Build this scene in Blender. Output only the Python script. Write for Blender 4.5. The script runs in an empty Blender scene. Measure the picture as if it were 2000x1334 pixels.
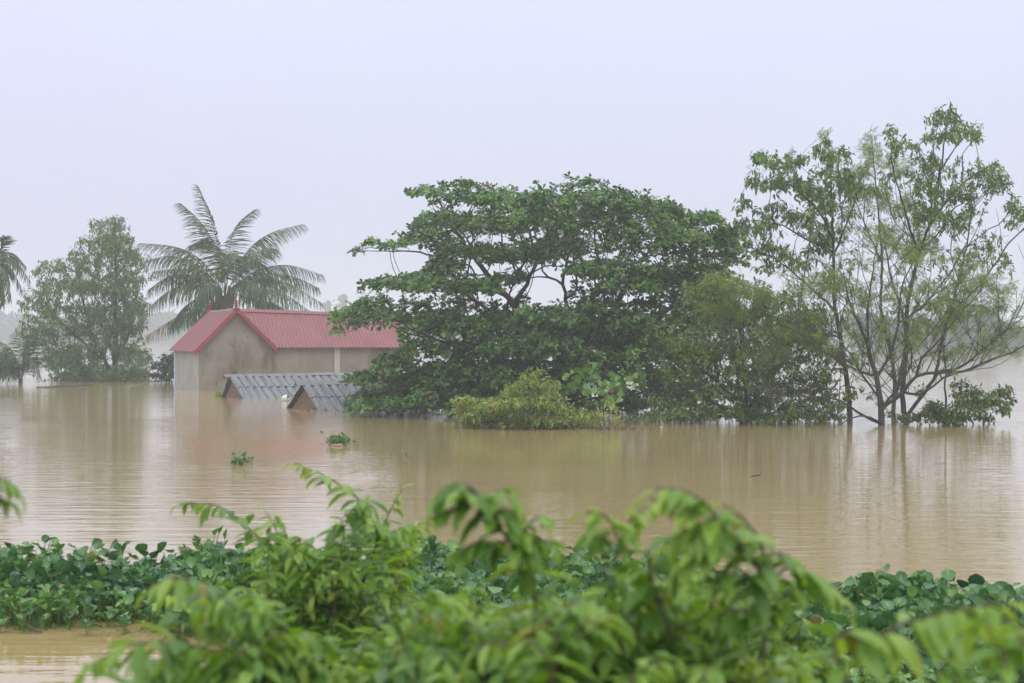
import bpy, math, random
import numpy as np
from mathutils import Vector, Matrix

sc = bpy.context.scene
COL = sc.collection
R = math.radians
F = 3889.0      # focal length in photo pixels (70 mm on 36 mm, 2000 px wide)
HY = 655.0      # horizon row
CH = 3.0        # camera height over the flood water

# ---------------------------------------------------------------- camera
cam = bpy.data.cameras.new('camera'); camo = bpy.data.objects.new('camera', cam); COL.objects.link(camo)
camo.location = (0, 0, CH); camo.rotation_euler = (R(90), 0, 0)
cam.sensor_width = 36; cam.lens = 70; cam.shift_y = -12 / 2000
cam.clip_start = 0.1; cam.clip_end = 12000
cam.dof.use_dof = True; cam.dof.focus_distance = 75; cam.dof.aperture_fstop = 4.2
sc.camera = camo

# ---------------------------------------------------------------- overcast sky + soft sun
SUN_EL, SUN_AZ = R(58), R(170)       # azimuth measured clockwise from +Y
w = bpy.data.worlds.new('World'); sc.world = w; w.use_nodes = True
nt = w.node_tree; nt.nodes.clear()
wo = nt.nodes.new('ShaderNodeOutputWorld'); bg = nt.nodes.new('ShaderNodeBackground')
sky = nt.nodes.new('ShaderNodeTexSky'); sky.sky_type = 'NISHITA'; sky.sun_disc = False
sky.sun_elevation = SUN_EL; sky.sun_rotation = SUN_AZ; sky.dust_density = 5; sky.air_density = 1.5
tc = nt.nodes.new('ShaderNodeTexCoord'); sep = nt.nodes.new('ShaderNodeSeparateXYZ')
nt.links.new(tc.outputs['Generated'], sep.inputs[0])
ramp = nt.nodes.new('ShaderNodeValToRGB')      # overcast: brighter overhead than at the horizon
cr = ramp.color_ramp
cr.elements[0].position = 0.0; cr.elements[0].color = (0.345, 0.35, 0.40, 1)
cr.elements[1].position = 1.0; cr.elements[1].color = (0.88, 0.90, 0.96, 1)
e = cr.elements.new(0.045); e.color = (0.36, 0.375, 0.455, 1)
e = cr.elements.new(0.16); e.color = (0.40, 0.425, 0.53, 1)
nt.links.new(sep.outputs['Z'], ramp.inputs[0])
cn = nt.nodes.new('ShaderNodeTexNoise'); cn.inputs['Scale'].default_value = 2.2; cn.inputs['Detail'].default_value = 3
nt.links.new(tc.outputs['Generated'], cn.inputs['Vector'])
cmr = nt.nodes.new('ShaderNodeMapRange'); cmr.inputs[3].default_value = 19.8; cmr.inputs[4].default_value = 21.6
nt.links.new(cn.outputs['Fac'], cmr.inputs[0])
vm = nt.nodes.new('ShaderNodeVectorMath'); vm.operation = 'SCALE'
cn2 = nt.nodes.new('ShaderNodeTexNoise'); cn2.inputs['Scale'].default_value = 4.5; cn2.inputs['Detail'].default_value = 2
nt.links.new(tc.outputs['Generated'], cn2.inputs['Vector'])
tr_ = nt.nodes.new('ShaderNodeValToRGB'); tr_.color_ramp.elements[0].position = 0.35; tr_.color_ramp.elements[0].color = (1.0, 0.975, 1.01, 1)
tr_.color_ramp.elements[1].position = 0.65; tr_.color_ramp.elements[1].color = (0.97, 1.015, 1.0, 1); nt.links.new(cn2.outputs['Fac'], tr_.inputs[0])
tm = nt.nodes.new('ShaderNodeMix'); tm.data_type = 'RGBA'; tm.blend_type = 'MULTIPLY'; tm.inputs['Factor'].default_value = 1
nt.links.new(ramp.outputs[0], tm.inputs['A']); nt.links.new(tr_.outputs[0], tm.inputs['B'])
nt.links.new(tm.outputs['Result'], vm.inputs[0]); nt.links.new(cmr.outputs[0], vm.inputs['Scale'])
mx = nt.nodes.new('ShaderNodeMix'); mx.data_type = 'RGBA'; mx.inputs['Factor'].default_value = 0.93
nt.links.new(sky.outputs[0], mx.inputs['A']); nt.links.new(vm.outputs[0], mx.inputs['B'])
nt.links.new(mx.outputs['Result'], bg.inputs[0]); bg.inputs[1].default_value = 0.1
nt.links.new(bg.outputs[0], wo.inputs[0])

sl = bpy.data.lights.new('sun', 'SUN'); sl.energy = 1.0; sl.angle = R(25); sl.color = (1, 0.97, 0.93)
so = bpy.data.objects.new('sun', sl); COL.objects.link(so)
sd = Vector((math.sin(SUN_AZ) * math.cos(SUN_EL), math.cos(SUN_AZ) * math.cos(SUN_EL), math.sin(SUN_EL)))
so.rotation_euler = sd.to_track_quat('Z', 'Y').to_euler(); so.location = (0, 0, 60)

sc.view_settings.view_transform = 'Standard'; sc.view_settings.look = 'None'
sc.view_settings.exposure = 0.0; sc.view_settings.gamma = 1
sc.cycles.use_denoising = True; sc.cycles.max_bounces = 6; sc.cycles.diffuse_bounces = 3
sc.cycles.transmission_bounces = 3; sc.cycles.volume_bounces = 2; sc.cycles.glossy_bounces = 3
sc.cycles.use_adaptive_sampling = True; sc.cycles.adaptive_threshold = 0.015

# ---------------------------------------------------------------- helpers
def P(px, py, Y):
    return np.array(((px - 1000) / F * Y, Y, CH - (py - HY) / F * Y))
def WY(py):
    return CH * F / (py - HY)
def W(px, py):
    return P(px, py, WY(py))

def tagp(o, label=None, cat=None, group=None, kind=None):
    if label: o['label'] = label
    if cat: o['category'] = cat
    if group: o['group'] = group
    if kind: o['kind'] = kind
    return o
def empty(name, loc, label, cat, rz=0, group=None):
    o = bpy.data.objects.new(name, None); COL.objects.link(o); o.location = loc; o.rotation_euler = (0, 0, rz)
    o.empty_display_size = 0.3
    return tagp(o, label, cat, group)

def mesh_from(name, V, Fs, mat, parent=None, smooth=False, var=None):
    """V (n,3), Fs list of index lists or (m,k) array"""
    me = bpy.data.meshes.new(name)
    V = np.asarray(V, dtype=np.float32)
    if isinstance(Fs, np.ndarray):
        m, k = Fs.shape
        me.vertices.add(len(V)); me.vertices.foreach_set('co', V.ravel())
        me.loops.add(m * k); me.loops.foreach_set('vertex_index', Fs.astype(np.int32).ravel())
        me.polygons.add(m)
        me.polygons.foreach_set('loop_start', np.arange(0, m * k, k, dtype=np.int32))
        me.update(calc_edges=True)
    else:
        me.from_pydata(V.tolist(), [], Fs); me.update()
    if smooth:
        me.polygons.foreach_set('use_smooth', [True] * len(me.polygons))
    if var is not None:
        a = me.color_attributes.new('leafvar', 'FLOAT_COLOR', 'POINT')
        a.data.foreach_set('color', np.asarray(var, dtype=np.float32).ravel())
    me.validate()
    if mat: me.materials.append(mat)
    o = bpy.data.objects.new(name, me); COL.objects.link(o)
    if parent is not None:
        o.parent = parent
    return o

class MB:
    def __init__(s): s.v = []; s.f = []
    def add(s, V, Fs):
        n = len(s.v); s.v += [tuple(p) for p in V]; s.f += [[i + n for i in f] for f in Fs]
    def box(s, x0, x1, y0, y1, z0, z1):
        s.add([(x0,y0,z0),(x1,y0,z0),(x1,y1,z0),(x0,y1,z0),(x0,y0,z1),(x1,y0,z1),(x1,y1,z1),(x0,y1,z1)],
              [(0,3,2,1),(4,5,6,7),(0,1,5,4),(1,2,6,5),(2,3,7,6),(3,0,4,7)])
    def prism(s, poly, y0, y1):
        """poly of (x,z) extruded along y"""
        n = len(poly)
        s.add([(x, y0, z) for x, z in poly] + [(x, y1, z) for x, z in poly],
              [tuple(range(n)), tuple(range(2*n-1, n-1, -1))] + [(i, i+n, (i+1) % n + n, (i+1) % n) for i in range(n)])
    def tube(s, pts, rad, k=8, cap=True):
        pts = [Vector(p) for p in pts]; n0 = len(s.v); up = Vector((0.13, 0.31, 0.94))
        for i, p in enumerate(pts):
            t = (pts[min(i+1, len(pts)-1)] - pts[max(i-1, 0)]).normalized()
            a = t.cross(up)
            if a.length < 0.1: a = t.cross(Vector((1, 0, 0)))
            a.normalize(); b = t.cross(a); r = rad[i] if hasattr(rad, '__len__') else rad
            for j in range(k):
                q = 2 * math.pi * j / k
                s.v.append(tuple(p + (a * math.cos(q) + b * math.sin(q)) * r))
        for i in range(len(pts)-1):
            for j in range(k):
                s.f.append([n0+i*k+j, n0+i*k+(j+1) % k, n0+(i+1)*k+(j+1) % k, n0+(i+1)*k+j])
        if cap:
            s.f.append([n0+j for j in range(k)][::-1]); s.f.append([n0+(len(pts)-1)*k+j for j in range(k)])
    def lathe(s, prof, c=(0, 0, 0), k=14):
        n0 = len(s.v)
        for r, z in prof:
            for j in range(k):
                q = 2*math.pi*j/k; s.v.append((c[0]+r*math.cos(q), c[1]+r*math.sin(q), c[2]+z))
        for i in range(len(prof)-1):
            for j in range(k):
                s.f.append([n0+i*k+j, n0+i*k+(j+1) % k, n0+(i+1)*k+(j+1) % k, n0+(i+1)*k+j])
    def build(s, name, mat, parent=None, smooth=False):
        return mesh_from(name, s.v, s.f, mat, parent, smooth)

# ---------------------------------------------------------------- materials
def newmat(name):
    m = bpy.data.materials.new(name); m.use_nodes = True
    n = m.node_tree; b = n.nodes['Principled BSDF']
    return m, n, b
def N(n, t, **kw):
    x = n.nodes.new(t)
    for k, v in kw.items():
        if k.startswith('i_'):
            x.inputs[k[2:].replace('_', ' ')].default_value = v
        else: setattr(x, k, v)
    return x
def rampn(n, stops):
    r = n.nodes.new('ShaderNodeValToRGB'); c = r.color_ramp
    c.elements[0].position, c.elements[0].color = stops[0][0], (*stops[0][1], 1)
    c.elements[1].position, c.elements[1].color = stops[-1][0], (*stops[-1][1], 1)
    for p, col in stops[1:-1]:
        e = c.elements.new(p); e.color = (*col, 1)
    return r
def leafmat(name, cols, accent=None, athr=0.97, rough=0.42, transl=0.3, tcol=None, nscale=0.6, spec=0.5):
    m, n, b = newmat(name)
    at = N(n, 'ShaderNodeAttribute', attribute_name='leafvar')
    sp = n.nodes.new('ShaderNodeSeparateColor'); n.links.new(at.outputs['Color'], sp.inputs[0])
    tc = n.nodes.new('ShaderNodeTexCoord')
    no = N(n, 'ShaderNodeTexNoise', i_Scale=nscale, i_Detail=2.0); n.links.new(tc.outputs['Object'], no.inputs['Vector'])
    ma = N(n, 'ShaderNodeMath', operation='MULTIPLY_ADD'); n.links.new(no.outputs['Fac'], ma.inputs[0])
    ma.inputs[1].default_value = 1.1; ma.inputs[2].default_value = -0.55
    ad = N(n, 'ShaderNodeMath', operation='ADD'); n.links.new(ma.outputs[0], ad.inputs[0]); n.links.new(sp.outputs['Red'], ad.inputs[1])
    k = len(cols)
    r = rampn(n, [(i / (k - 1), c) for i, c in enumerate(cols)]); n.links.new(ad.outputs[0], r.inputs[0])
    out = r.outputs[0]
    if accent:
        gt = N(n, 'ShaderNodeMath', operation='GREATER_THAN'); n.links.new(sp.outputs['Green'], gt.inputs[0]); gt.inputs[1].default_value = athr
        ar = rampn(n, [(0.0, accent[0]), (1.0, accent[1])]); n.links.new(sp.outputs['Blue'], ar.inputs[0])
        mi = n.nodes.new('ShaderNodeMix'); mi.data_type = 'RGBA'
        n.links.new(gt.outputs[0], mi.inputs['Factor']); n.links.new(out, mi.inputs['A']); n.links.new(ar.outputs[0], mi.inputs['B'])
        out = mi.outputs['Result']
    n.links.new(out, b.inputs['Base Color']); b.inputs['Roughness'].default_value = rough
    b.inputs['Specular IOR Level'].default_value = spec
    tr = n.nodes.new('ShaderNodeBsdfTranslucent')
    hs = N(n, 'ShaderNodeHueSaturation'); hs.inputs['Hue'].default_value = 0.485; hs.inputs['Saturation'].default_value = 1.15; hs.inputs['Value'].default_value = 1.5
    n.links.new(out, hs.inputs['Color']); n.links.new(hs.outputs[0], tr.inputs[0])
    ms = n.nodes.new('ShaderNodeMixShader'); ms.inputs[0].default_value = transl
    n.links.new(b.outputs[0], ms.inputs[1]); n.links.new(tr.outputs[0], ms.inputs[2])
    n.links.new(ms.outputs[0], n.nodes['Material Output'].inputs[0])
    return m
def barkmat(name, c0, c1, sc_=6.0, rough=0.85):
    m, n, b = newmat(name)
    tc = n.nodes.new('ShaderNodeTexCoord')
    mp = N(n, 'ShaderNodeMapping'); mp.inputs['Scale'].default_value = (1, 1, 0.3); n.links.new(tc.outputs['Object'], mp.inputs[0])
    no = N(n, 'ShaderNodeTexNoise', i_Scale=sc_, i_Detail=5.0, i_Roughness=0.65); n.links.new(mp.outputs[0], no.inputs['Vector'])
    r = rampn(n, [(0.3, c0), (0.7, c1)]); n.links.new(no.outputs['Fac'], r.inputs[0]); n.links.new(r.outputs[0], b.inputs['Base Color'])
    b.inputs['Roughness'].default_value = rough
    bp = N(n, 'ShaderNodeBump', i_Strength=0.5, i_Distance=0.02); n.links.new(no.outputs['Fac'], bp.inputs['Height']); n.links.new(bp.outputs[0], b.inputs['Normal'])
    return m
def surfmat(name, c0, c1, scale=3.0, rough=0.8, detail=6.0, bump=0.2, stretch=(1, 1, 1), lo=0.35, hi=0.68, dirt=None, spec=0.4):
    m, n, b = newmat(name)
    tc = n.nodes.new('ShaderNodeTexCoord')
    mp = N(n, 'ShaderNodeMapping'); mp.inputs['Scale'].default_value = stretch; n.links.new(tc.outputs['Object'], mp.inputs[0])
    no = N(n, 'ShaderNodeTexNoise', i_Scale=scale, i_Detail=detail, i_Roughness=0.6); n.links.new(mp.outputs[0], no.inputs['Vector'])
    r = rampn(n, [(lo, c0), (hi, c1)]); n.links.new(no.outputs['Fac'], r.inputs[0]); out = r.outputs[0]
    if dirt:
        n2 = N(n, 'ShaderNodeTexNoise', i_Scale=dirt[1], i_Detail=4.0, i_Roughness=0.7)
        mp2 = N(n, 'ShaderNodeMapping'); mp2.inputs['Scale'].default_value = dirt[2]; n.links.new(tc.outputs['Object'], mp2.inputs[0]); n.links.new(mp2.outputs[0], n2.inputs['Vector'])
        rr = rampn(n, [(dirt[3], (0, 0, 0)), (dirt[4], (1, 1, 1))]); n.links.new(n2.outputs['Fac'], rr.inputs[0])
        mi = n.nodes.new('ShaderNodeMix'); mi.data_type = 'RGBA'
        n.links.new(rr.outputs[0], mi.inputs['Factor']); n.links.new(out, mi.inputs['A']); mi.inputs['B'].default_value = (*dirt[0], 1)
        out = mi.outputs['Result']
    n.links.new(out, b.inputs['Base Color']); b.inputs['Roughness'].default_value = rough; b.inputs['Specular IOR Level'].default_value = spec
    if bump:
        bp = N(n, 'ShaderNodeBump', i_Strength=bump, i_Distance=0.02); n.links.new(no.outputs['Fac'], bp.inputs['Height']); n.links.new(bp.outputs[0], b.inputs['Normal'])
    return m

M = {}
M['almond'] = leafmat('almond_leaf', [(0.024,0.07,0.02),(0.055,0.14,0.03),(0.10,0.22,0.042),(0.17,0.31,0.06)], accent=((0.30,0.10,0.04),(0.32,0.22,0.06)), athr=0.985, rough=0.38, transl=0.28, nscale=0.7)
M['willowy'] = leafmat('drooping_leaf', [(0.035,0.075,0.02),(0.07,0.14,0.035),(0.11,0.20,0.05),(0.17,0.26,0.07)], accent=((0.2,0.11,0.05),(0.22,0.16,0.06)), athr=0.97, rough=0.55, nscale=0.5)
M['lance'] = leafmat('lance_leaf', [(0.045,0.10,0.03),(0.085,0.17,0.045),(0.13,0.24,0.055),(0.19,0.31,0.075)], accent=((0.25,0.16,0.05),(0.3,0.28,0.08)), athr=0.97, rough=0.4, nscale=0.6)
M['feather'] = leafmat('feathery_leaf', [(0.10,0.17,0.035),(0.17,0.26,0.055),(0.25,0.35,0.08)], rough=0.6, transl=0.4, accent=((0.3,0.2,0.08),(0.3,0.28,0.08)), athr=0.96)
M['bushleaf'] = leafmat('bush_leaf', [(0.03,0.07,0.018),(0.07,0.13,0.028),(0.13,0.21,0.04),(0.20,0.29,0.055)], accent=((0.2,0.12,0.05),(0.25,0.2,0.06)), athr=0.97, rough=0.5, nscale=0.8)
M['olive'] = leafmat('olive_leaf', [(0.08,0.13,0.02),(0.15,0.22,0.035),(0.23,0.31,0.05),(0.33,0.38,0.09)], accent=((0.3,0.2,0.08),(0.32,0.26,0.1)), athr=0.97, rough=0.5, nscale=1.0)
M['darkbush'] = leafmat('dark_bush_leaf', [(0.012,0.03,0.012),(0.025,0.055,0.02),(0.045,0.085,0.03)], rough=0.5, nscale=0.8)
M['palm'] = leafmat('palm_leaflet', [(0.035,0.08,0.022),(0.065,0.125,0.035),(0.12,0.18,0.055)], accent=((0.22,0.16,0.06),(0.25,0.24,0.08)), athr=0.965, rough=0.38, transl=0.22, spec=0.6)
M['farleaf'] = leafmat('far_leaf', [(0.03,0.05,0.025),(0.05,0.08,0.035),(0.075,0.11,0.05)], rough=0.8, nscale=0.08)
M['hyacinth'] = leafmat('hyacinth_leaf', [(0.022,0.075,0.024),(0.05,0.145,0.042),(0.09,0.21,0.055),(0.18,0.33,0.07)], accent=((0.22,0.14,0.04),(0.3,0.25,0.08)), athr=0.996, rough=0.3, transl=0.22, nscale=1.2, spec=0.55)
M['custard'] = leafmat('shrub_leaf', [(0.055,0.13,0.024),(0.12,0.24,0.04),(0.20,0.34,0.055),(0.32,0.45,0.09)], accent=((0.24,0.22,0.04),(0.32,0.32,0.06)), athr=0.98, rough=0.42, transl=0.4, nscale=2.0, spec=0.45)
M['bark'] = barkmat('dark_bark', (0.03,0.026,0.02), (0.085,0.075,0.06))
M['barkgrey'] = barkmat('grey_bark', (0.06,0.06,0.045), (0.14,0.13,0.10))
M['palmbark'] = barkmat('palm_bark', (0.09,0.085,0.05), (0.2,0.19,0.12))
M['stem'] = barkmat('shrub_stem', (0.07,0.05,0.035), (0.16,0.12,0.08), 30)
M['rachis'] = surfmat('frond_rib', (0.16,0.18,0.06), (0.25,0.24,0.09), 5, 0.5)
M['petiole'] = surfmat('petiole', (0.12,0.24,0.05), (0.2,0.32,0.08), 5, 0.45)
M['plaster'] = surfmat('cement_plaster', (0.20,0.175,0.135), (0.29,0.255,0.20), 0.9, 0.9, 8, 0.15, (1,1,1), 0.3, 0.7, dirt=((0.10,0.08,0.05), 1.1, (0.8,0.8,0.3), 0.48, 0.72))
M['plaster_pale'] = surfmat('pale_plaster', (0.34,0.325,0.29), (0.46,0.445,0.41), 1.2, 0.9, 8, 0.15, (1,1,0.5), 0.3, 0.7, dirt=((0.2,0.17,0.12), 1.6, (2.5,2.5,0.4), 0.55, 0.8))
M['bluewash'] = surfmat('blue_whitewash', (0.45,0.50,0.60), (0.6,0.64,0.72), 2, 0.85, 6, 0.1)
M['redroof'] = surfmat('red_roof_sheet', (0.21,0.058,0.058), (0.26,0.08,0.08), 0.8, 0.42, 5, 0.0, (1,1,0.5), 0.3, 0.7, spec=0.6)
M['redtrim'] = surfmat('red_trim', (0.24,0.04,0.04), (0.30,0.055,0.05), 2, 0.42, 4, 0.0, spec=0.5)
M['finial'] = surfmat('finial_red', (0.22,0.035,0.03), (0.33,0.07,0.05), 9, 0.6, 4, 0.2)
M['fibro'] = surfmat('fibre_cement', (0.12,0.124,0.13), (0.24,0.245,0.25), 2.2, 0.8, 8, 0.1, (3.0,0.4,0.4), 0.3, 0.7, dirt=((0.05,0.052,0.045), 2.5, (3.0,0.3,0.3), 0.54, 0.7))
M['fibrocap'] = surfmat('cement_ridge', (0.14,0.14,0.135), (0.24,0.24,0.23), 4, 0.85, 6, 0.25)
M['white'] = surfmat('white_plastic', (0.6,0.6,0.55), (0.72,0.72,0.68), 6, 0.4, 3, 0.0, dirt=((0.35,0.3,0.2), 4, (1,1,1), 0.6, 0.8))
M['orange'] = surfmat('orange_plastic', (0.45,0.25,0.17), (0.5,0.32,0.24), 6, 0.5, 3, 0.0)
M['coir'] = surfmat('wet_debris', (0.05,0.035,0.02), (0.14,0.10,0.05), 12, 0.8)
M['flower'] = surfmat('pale_petals', (0.6,0.5,0.7), (0.75,0.68,0.8), 12, 0.6)
M['log'] = surfmat('floating_log', (0.26,0.18,0.11), (0.36,0.26,0.17), 12, 0.7)

# brick for the drowned sheds
def brickmat():
    m, n, b = newmat('old_brick')
    tc = n.nodes.new('ShaderNodeTexCoord'); s = n.nodes.new('ShaderNodeSeparateXYZ'); c = n.nodes.new('ShaderNodeCombineXYZ')
    n.links.new(tc.outputs['Object'], s.inputs[0]); n.links.new(s.outputs['Y'], c.inputs[0]); n.links.new(s.outputs['Z'], c.inputs[1])
    br = N(n, 'ShaderNodeTexBrick'); n.links.new(c.outputs[0], br.inputs['Vector'])
    br.inputs['Color1'].default_value = (0.27,0.115,0.07,1); br.inputs['Color2'].default_value = (0.15,0.075,0.05,1); br.inputs['Mortar'].default_value = (0.2,0.17,0.13,1)
    br.inputs['Scale'].default_value = 1.0; br.inputs['Brick Width'].default_value = 0.26; br.inputs['Row Height'].default_value = 0.1; br.inputs['Mortar Size'].default_value = 0.014
    no = N(n, 'ShaderNodeTexNoise', i_Scale=5.0, i_Detail=6.0); n.links.new(tc.outputs['Object'], no.inputs['Vector'])
    r = rampn(n, [(0.52, (0,0,0)), (0.68, (1,1,1))]); n.links.new(no.outputs['Fac'], r.inputs[0])
    mi = n.nodes.new('ShaderNodeMix'); mi.data_type = 'RGBA'; n.links.new(r.outputs[0], mi.inputs['Factor']); n.links.new(br.outputs['Color'], mi.inputs['A']); mi.inputs['B'].default_value = (0.17,0.15,0.11,1)
    n.links.new(mi.outputs['Result'], b.inputs['Base Color']); b.inputs['Roughness'].default_value = 0.9
    bp = N(n, 'ShaderNodeBump', i_Strength=0.6, i_Distance=0.02); n.links.new(no.outputs['Fac'], bp.inputs['Height']); n.links.new(bp.outputs[0], b.inputs['Normal'])
    return m
M['brick'] = brickmat()

# muddy flood water
def watermat():
    m, n, b = newmat('muddy_water')
    g = n.nodes.new('ShaderNodeNewGeometry')
    def noise(scale, stretch, detail=2.0, rot=0.0):
        mp = N(n, 'ShaderNodeMapping'); mp.inputs['Scale'].default_value = stretch; mp.inputs['Rotation'].default_value = (0, 0, rot)
        n.links.new(g.outputs['Position'], mp.inputs[0])
        no = N(n, 'ShaderNodeTexNoise', i_Scale=scale, i_Detail=detail, i_Roughness=0.5); n.links.new(mp.outputs[0], no.inputs['Vector'])
        return no.outputs['Fac']
    big = noise(0.045, (0.5, 1.0, 1), 2.0)
    r = rampn(n, [(0.3, (0.34,0.245,0.10)), (0.7, (0.42,0.31,0.145))]); n.links.new(big, r.inputs[0])
    n.links.new(r.outputs[0], b.inputs['Base Color'])
    b.inputs['Roughness'].default_value = 0.045; b.inputs['IOR'].default_value = 1.333; b.inputs['Specular IOR Level'].default_value = 0.5
    a = noise(1.6, (0.45, 1.5, 1), 2.0, 0.12); c = noise(5.0, (0.5, 1.6, 1), 2.0, -0.1)
    ripple = noise(0.08, (0.6, 1.3, 1), 2.0)
    rr = rampn(n, [(0.35, (0.35,)*3), (0.65, (1.0,)*3)]); n.links.new(ripple, rr.inputs[0])
    s = N(n, 'ShaderNodeMath', operation='MULTIPLY_ADD'); n.links.new(c, s.inputs[0]); s.inputs[1].default_value = 0.25; n.links.new(a, s.inputs[2])
    t = N(n, 'ShaderNodeMath', operation='MULTIPLY'); n.links.new(s.outputs[0], t.inputs[0]); n.links.new(rr.outputs[0], t.inputs[1])
    bp = N(n, 'ShaderNodeBump', i_Strength=1.0, i_Distance=0.02); n.links.new(t.outputs[0], bp.inputs['Height'])
    n.links.new(bp.outputs[0], b.inputs['Normal'])
    return m
M['water'] = watermat()
M['mud'] = surfmat('bank_soil', (0.10,0.075,0.04), (0.18,0.14,0.08), 3, 0.9, 6, 0.4)
M['farland'] = surfmat('far_land', (0.07,0.09,0.04), (0.12,0.13,0.06), 0.02, 0.9, 3, 0.0)

# ---------------------------------------------------------------- setting
wp = mesh_from('water', [(-2600,-60,0),(2600,-60,0),(2600,3600,0),(-2600,3600,0)], [(0,1,2,3)], M['water']); tagp(wp, kind='structure')
# dyke slope under the camera: stays below the frame
xs = np.linspace(-30, 30, 41); ys = np.linspace(-12, 13, 26); rg = np.random.default_rng(5)
V = []; Fq = []
for j, y in enumerate(ys):
    for i, x in enumerate(xs):
        z = 1.35 - 0.15 * max(y, 0) + 0.02 * min(y, 0) + rg.uniform(-0.05, 0.05); V.append((x, y, z))
for j in range(len(ys)-1):
    for i in range(len(xs)-1):
        a = j*len(xs)+i; Fq.append((a, a+1, a+1+len(xs), a+len(xs)))
tagp(mesh_from('bank', V, Fq, M['mud'], smooth=True), kind='structure')
def bankz(y): return 1.35 - 0.15 * max(y, 0)
fb = MB(); fb.box(-2500, 2500, 868, 3400, -0.6, 0.35); tagp(fb.build('far_shore', M['farland']), kind='structure')

# ---------------------------------------------------------------- leaf templates  (x width, y length, z normal), unit length
def tmpl_grid(widths, ys_, fold=0.15, bend=0.25):
    V = []; Fs = []
    for w_, y in zip(widths, ys_):
        zb = -bend * y * y
        V += [(-w_, y, zb + fold * w_), (0, y, zb), (w_, y, zb + fold * w_)]
    for i in range(len(widths)-1):
        a = 3*i; Fs += [(a, a+1, a+4, a+3), (a+1, a+2, a+5, a+4)]
    return np.array(V, float), np.array(Fs)
T_OBO = tmpl_grid([0.04, 0.16, 0.27, 0.12], [0, 0.4, 0.75, 1.0], 0.2, 0.25)          # obovate almond leaf
T_LAN = tmpl_grid([0.03, 0.17, 0.14, 0.01], [0, 0.35, 0.7, 1.0], 0.25, 0.35)         # lance leaf
T_ELL = tmpl_grid([0.02, 0.16, 0.225, 0.19, 0.10, 0.005], [0, 0.2, 0.42, 0.66, 0.86, 1.0], 0.35, 0.30)   # shrub leaf
T_SML = tmpl_grid([0.04, 0.26, 0.02], [0, 0.5, 1.0], 0.3, 0.3)
T_STR = tmpl_grid([0.022, 0.03, 0.022, 0.003], [0, 0.3, 0.7, 1.0], 0.8, 0.42)         # palm leaflet
def tmpl_feather():
    V = []; Fs = []
    for i in range(8):
        y = 0.1 + i * 0.11; L = 0.27 * math.sin(math.pi * (0.15 + 0.8 * i / 8)) + 0.05; z = -0.3 * y * y
        for s in (-1, 1):
            n = len(V)
            V += [(0, y - 0.02, z), (s*L*0.5, y + 0.0, z - 0.02), (s*L, y + 0.09, z - 0.07), (s*L*0.5, y + 0.075, z - 0.02)]
            Fs.append((n, n+1, n+2, n+3) if s > 0 else (n, n+3, n+2, n+1))
    return np.array(V, float), np.array(Fs)
T_FEA = tmpl_feather()
def tmpl_round():
    V = []; Fs = []; rows = [(0.0, 0.05), (0.2, 0.33), (0.5, 0.5), (0.8, 0.36), (1.0, 0.06)]
    for y, w_ in rows:
        for u in (-1, -0.5, 0, 0.5, 1):
            V.append((u*w_, y, 0.55*(u*w_)**2*2 + 0.35*(y-0.5)**2 - 0.05))
    for i in range(4):
        for j in range(4):
            a = i*5+j; Fs.append((a, a+1, a+6, a+5))
    return np.array(V, float), np.array(Fs)
T_RND = tmpl_round()

def unit(a): return a / np.maximum(np.linalg.norm(a, axis=-1, keepdims=True), 1e-9)
class Leaves:
    def __init__(s): s.o = []; s.d = []; s.n = []; s.s = []; s.v = []
    def add(s, o, d, n, size, var):
        s.o.append(np.atleast_2d(o)); s.d.append(np.atleast_2d(d)); s.n.append(np.atleast_2d(n)); s.s.append(np.atleast_1d(size)); s.v.append(np.atleast_2d(var))
    def build(s, name, T, mat, parent, wscale=1.0, origin=None):
        if not s.o: return None
        o = np.concatenate(s.o); d = unit(np.concatenate(s.d)); n = np.concatenate(s.n); sz = np.concatenate(s.s); var = np.concatenate(s.v)
        x = unit(np.cross(d, n)); n = np.cross(x, d)
        tv, tf = T; k = len(tv)
        V = (o[:, None, :] + sz[:, None, None] * (tv[None, :, 0:1] * wscale * x[:, None, :] + tv[None, :, 1:2] * d[:, None, :] + tv[None, :, 2:3] * n[:, None, :])).reshape(-1, 3)
        if origin is not None: V = V - np.asarray(origin)
        Fs = (np.arange(len(o))[:, None, None] * k + tf[None]).reshape(-1, tf.shape[1])
        col = np.repeat(np.concatenate([var, np.ones((len(o), 1))], 1), k, axis=0)
        return mesh_from(name, V, Fs, mat, parent, True, col)

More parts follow.
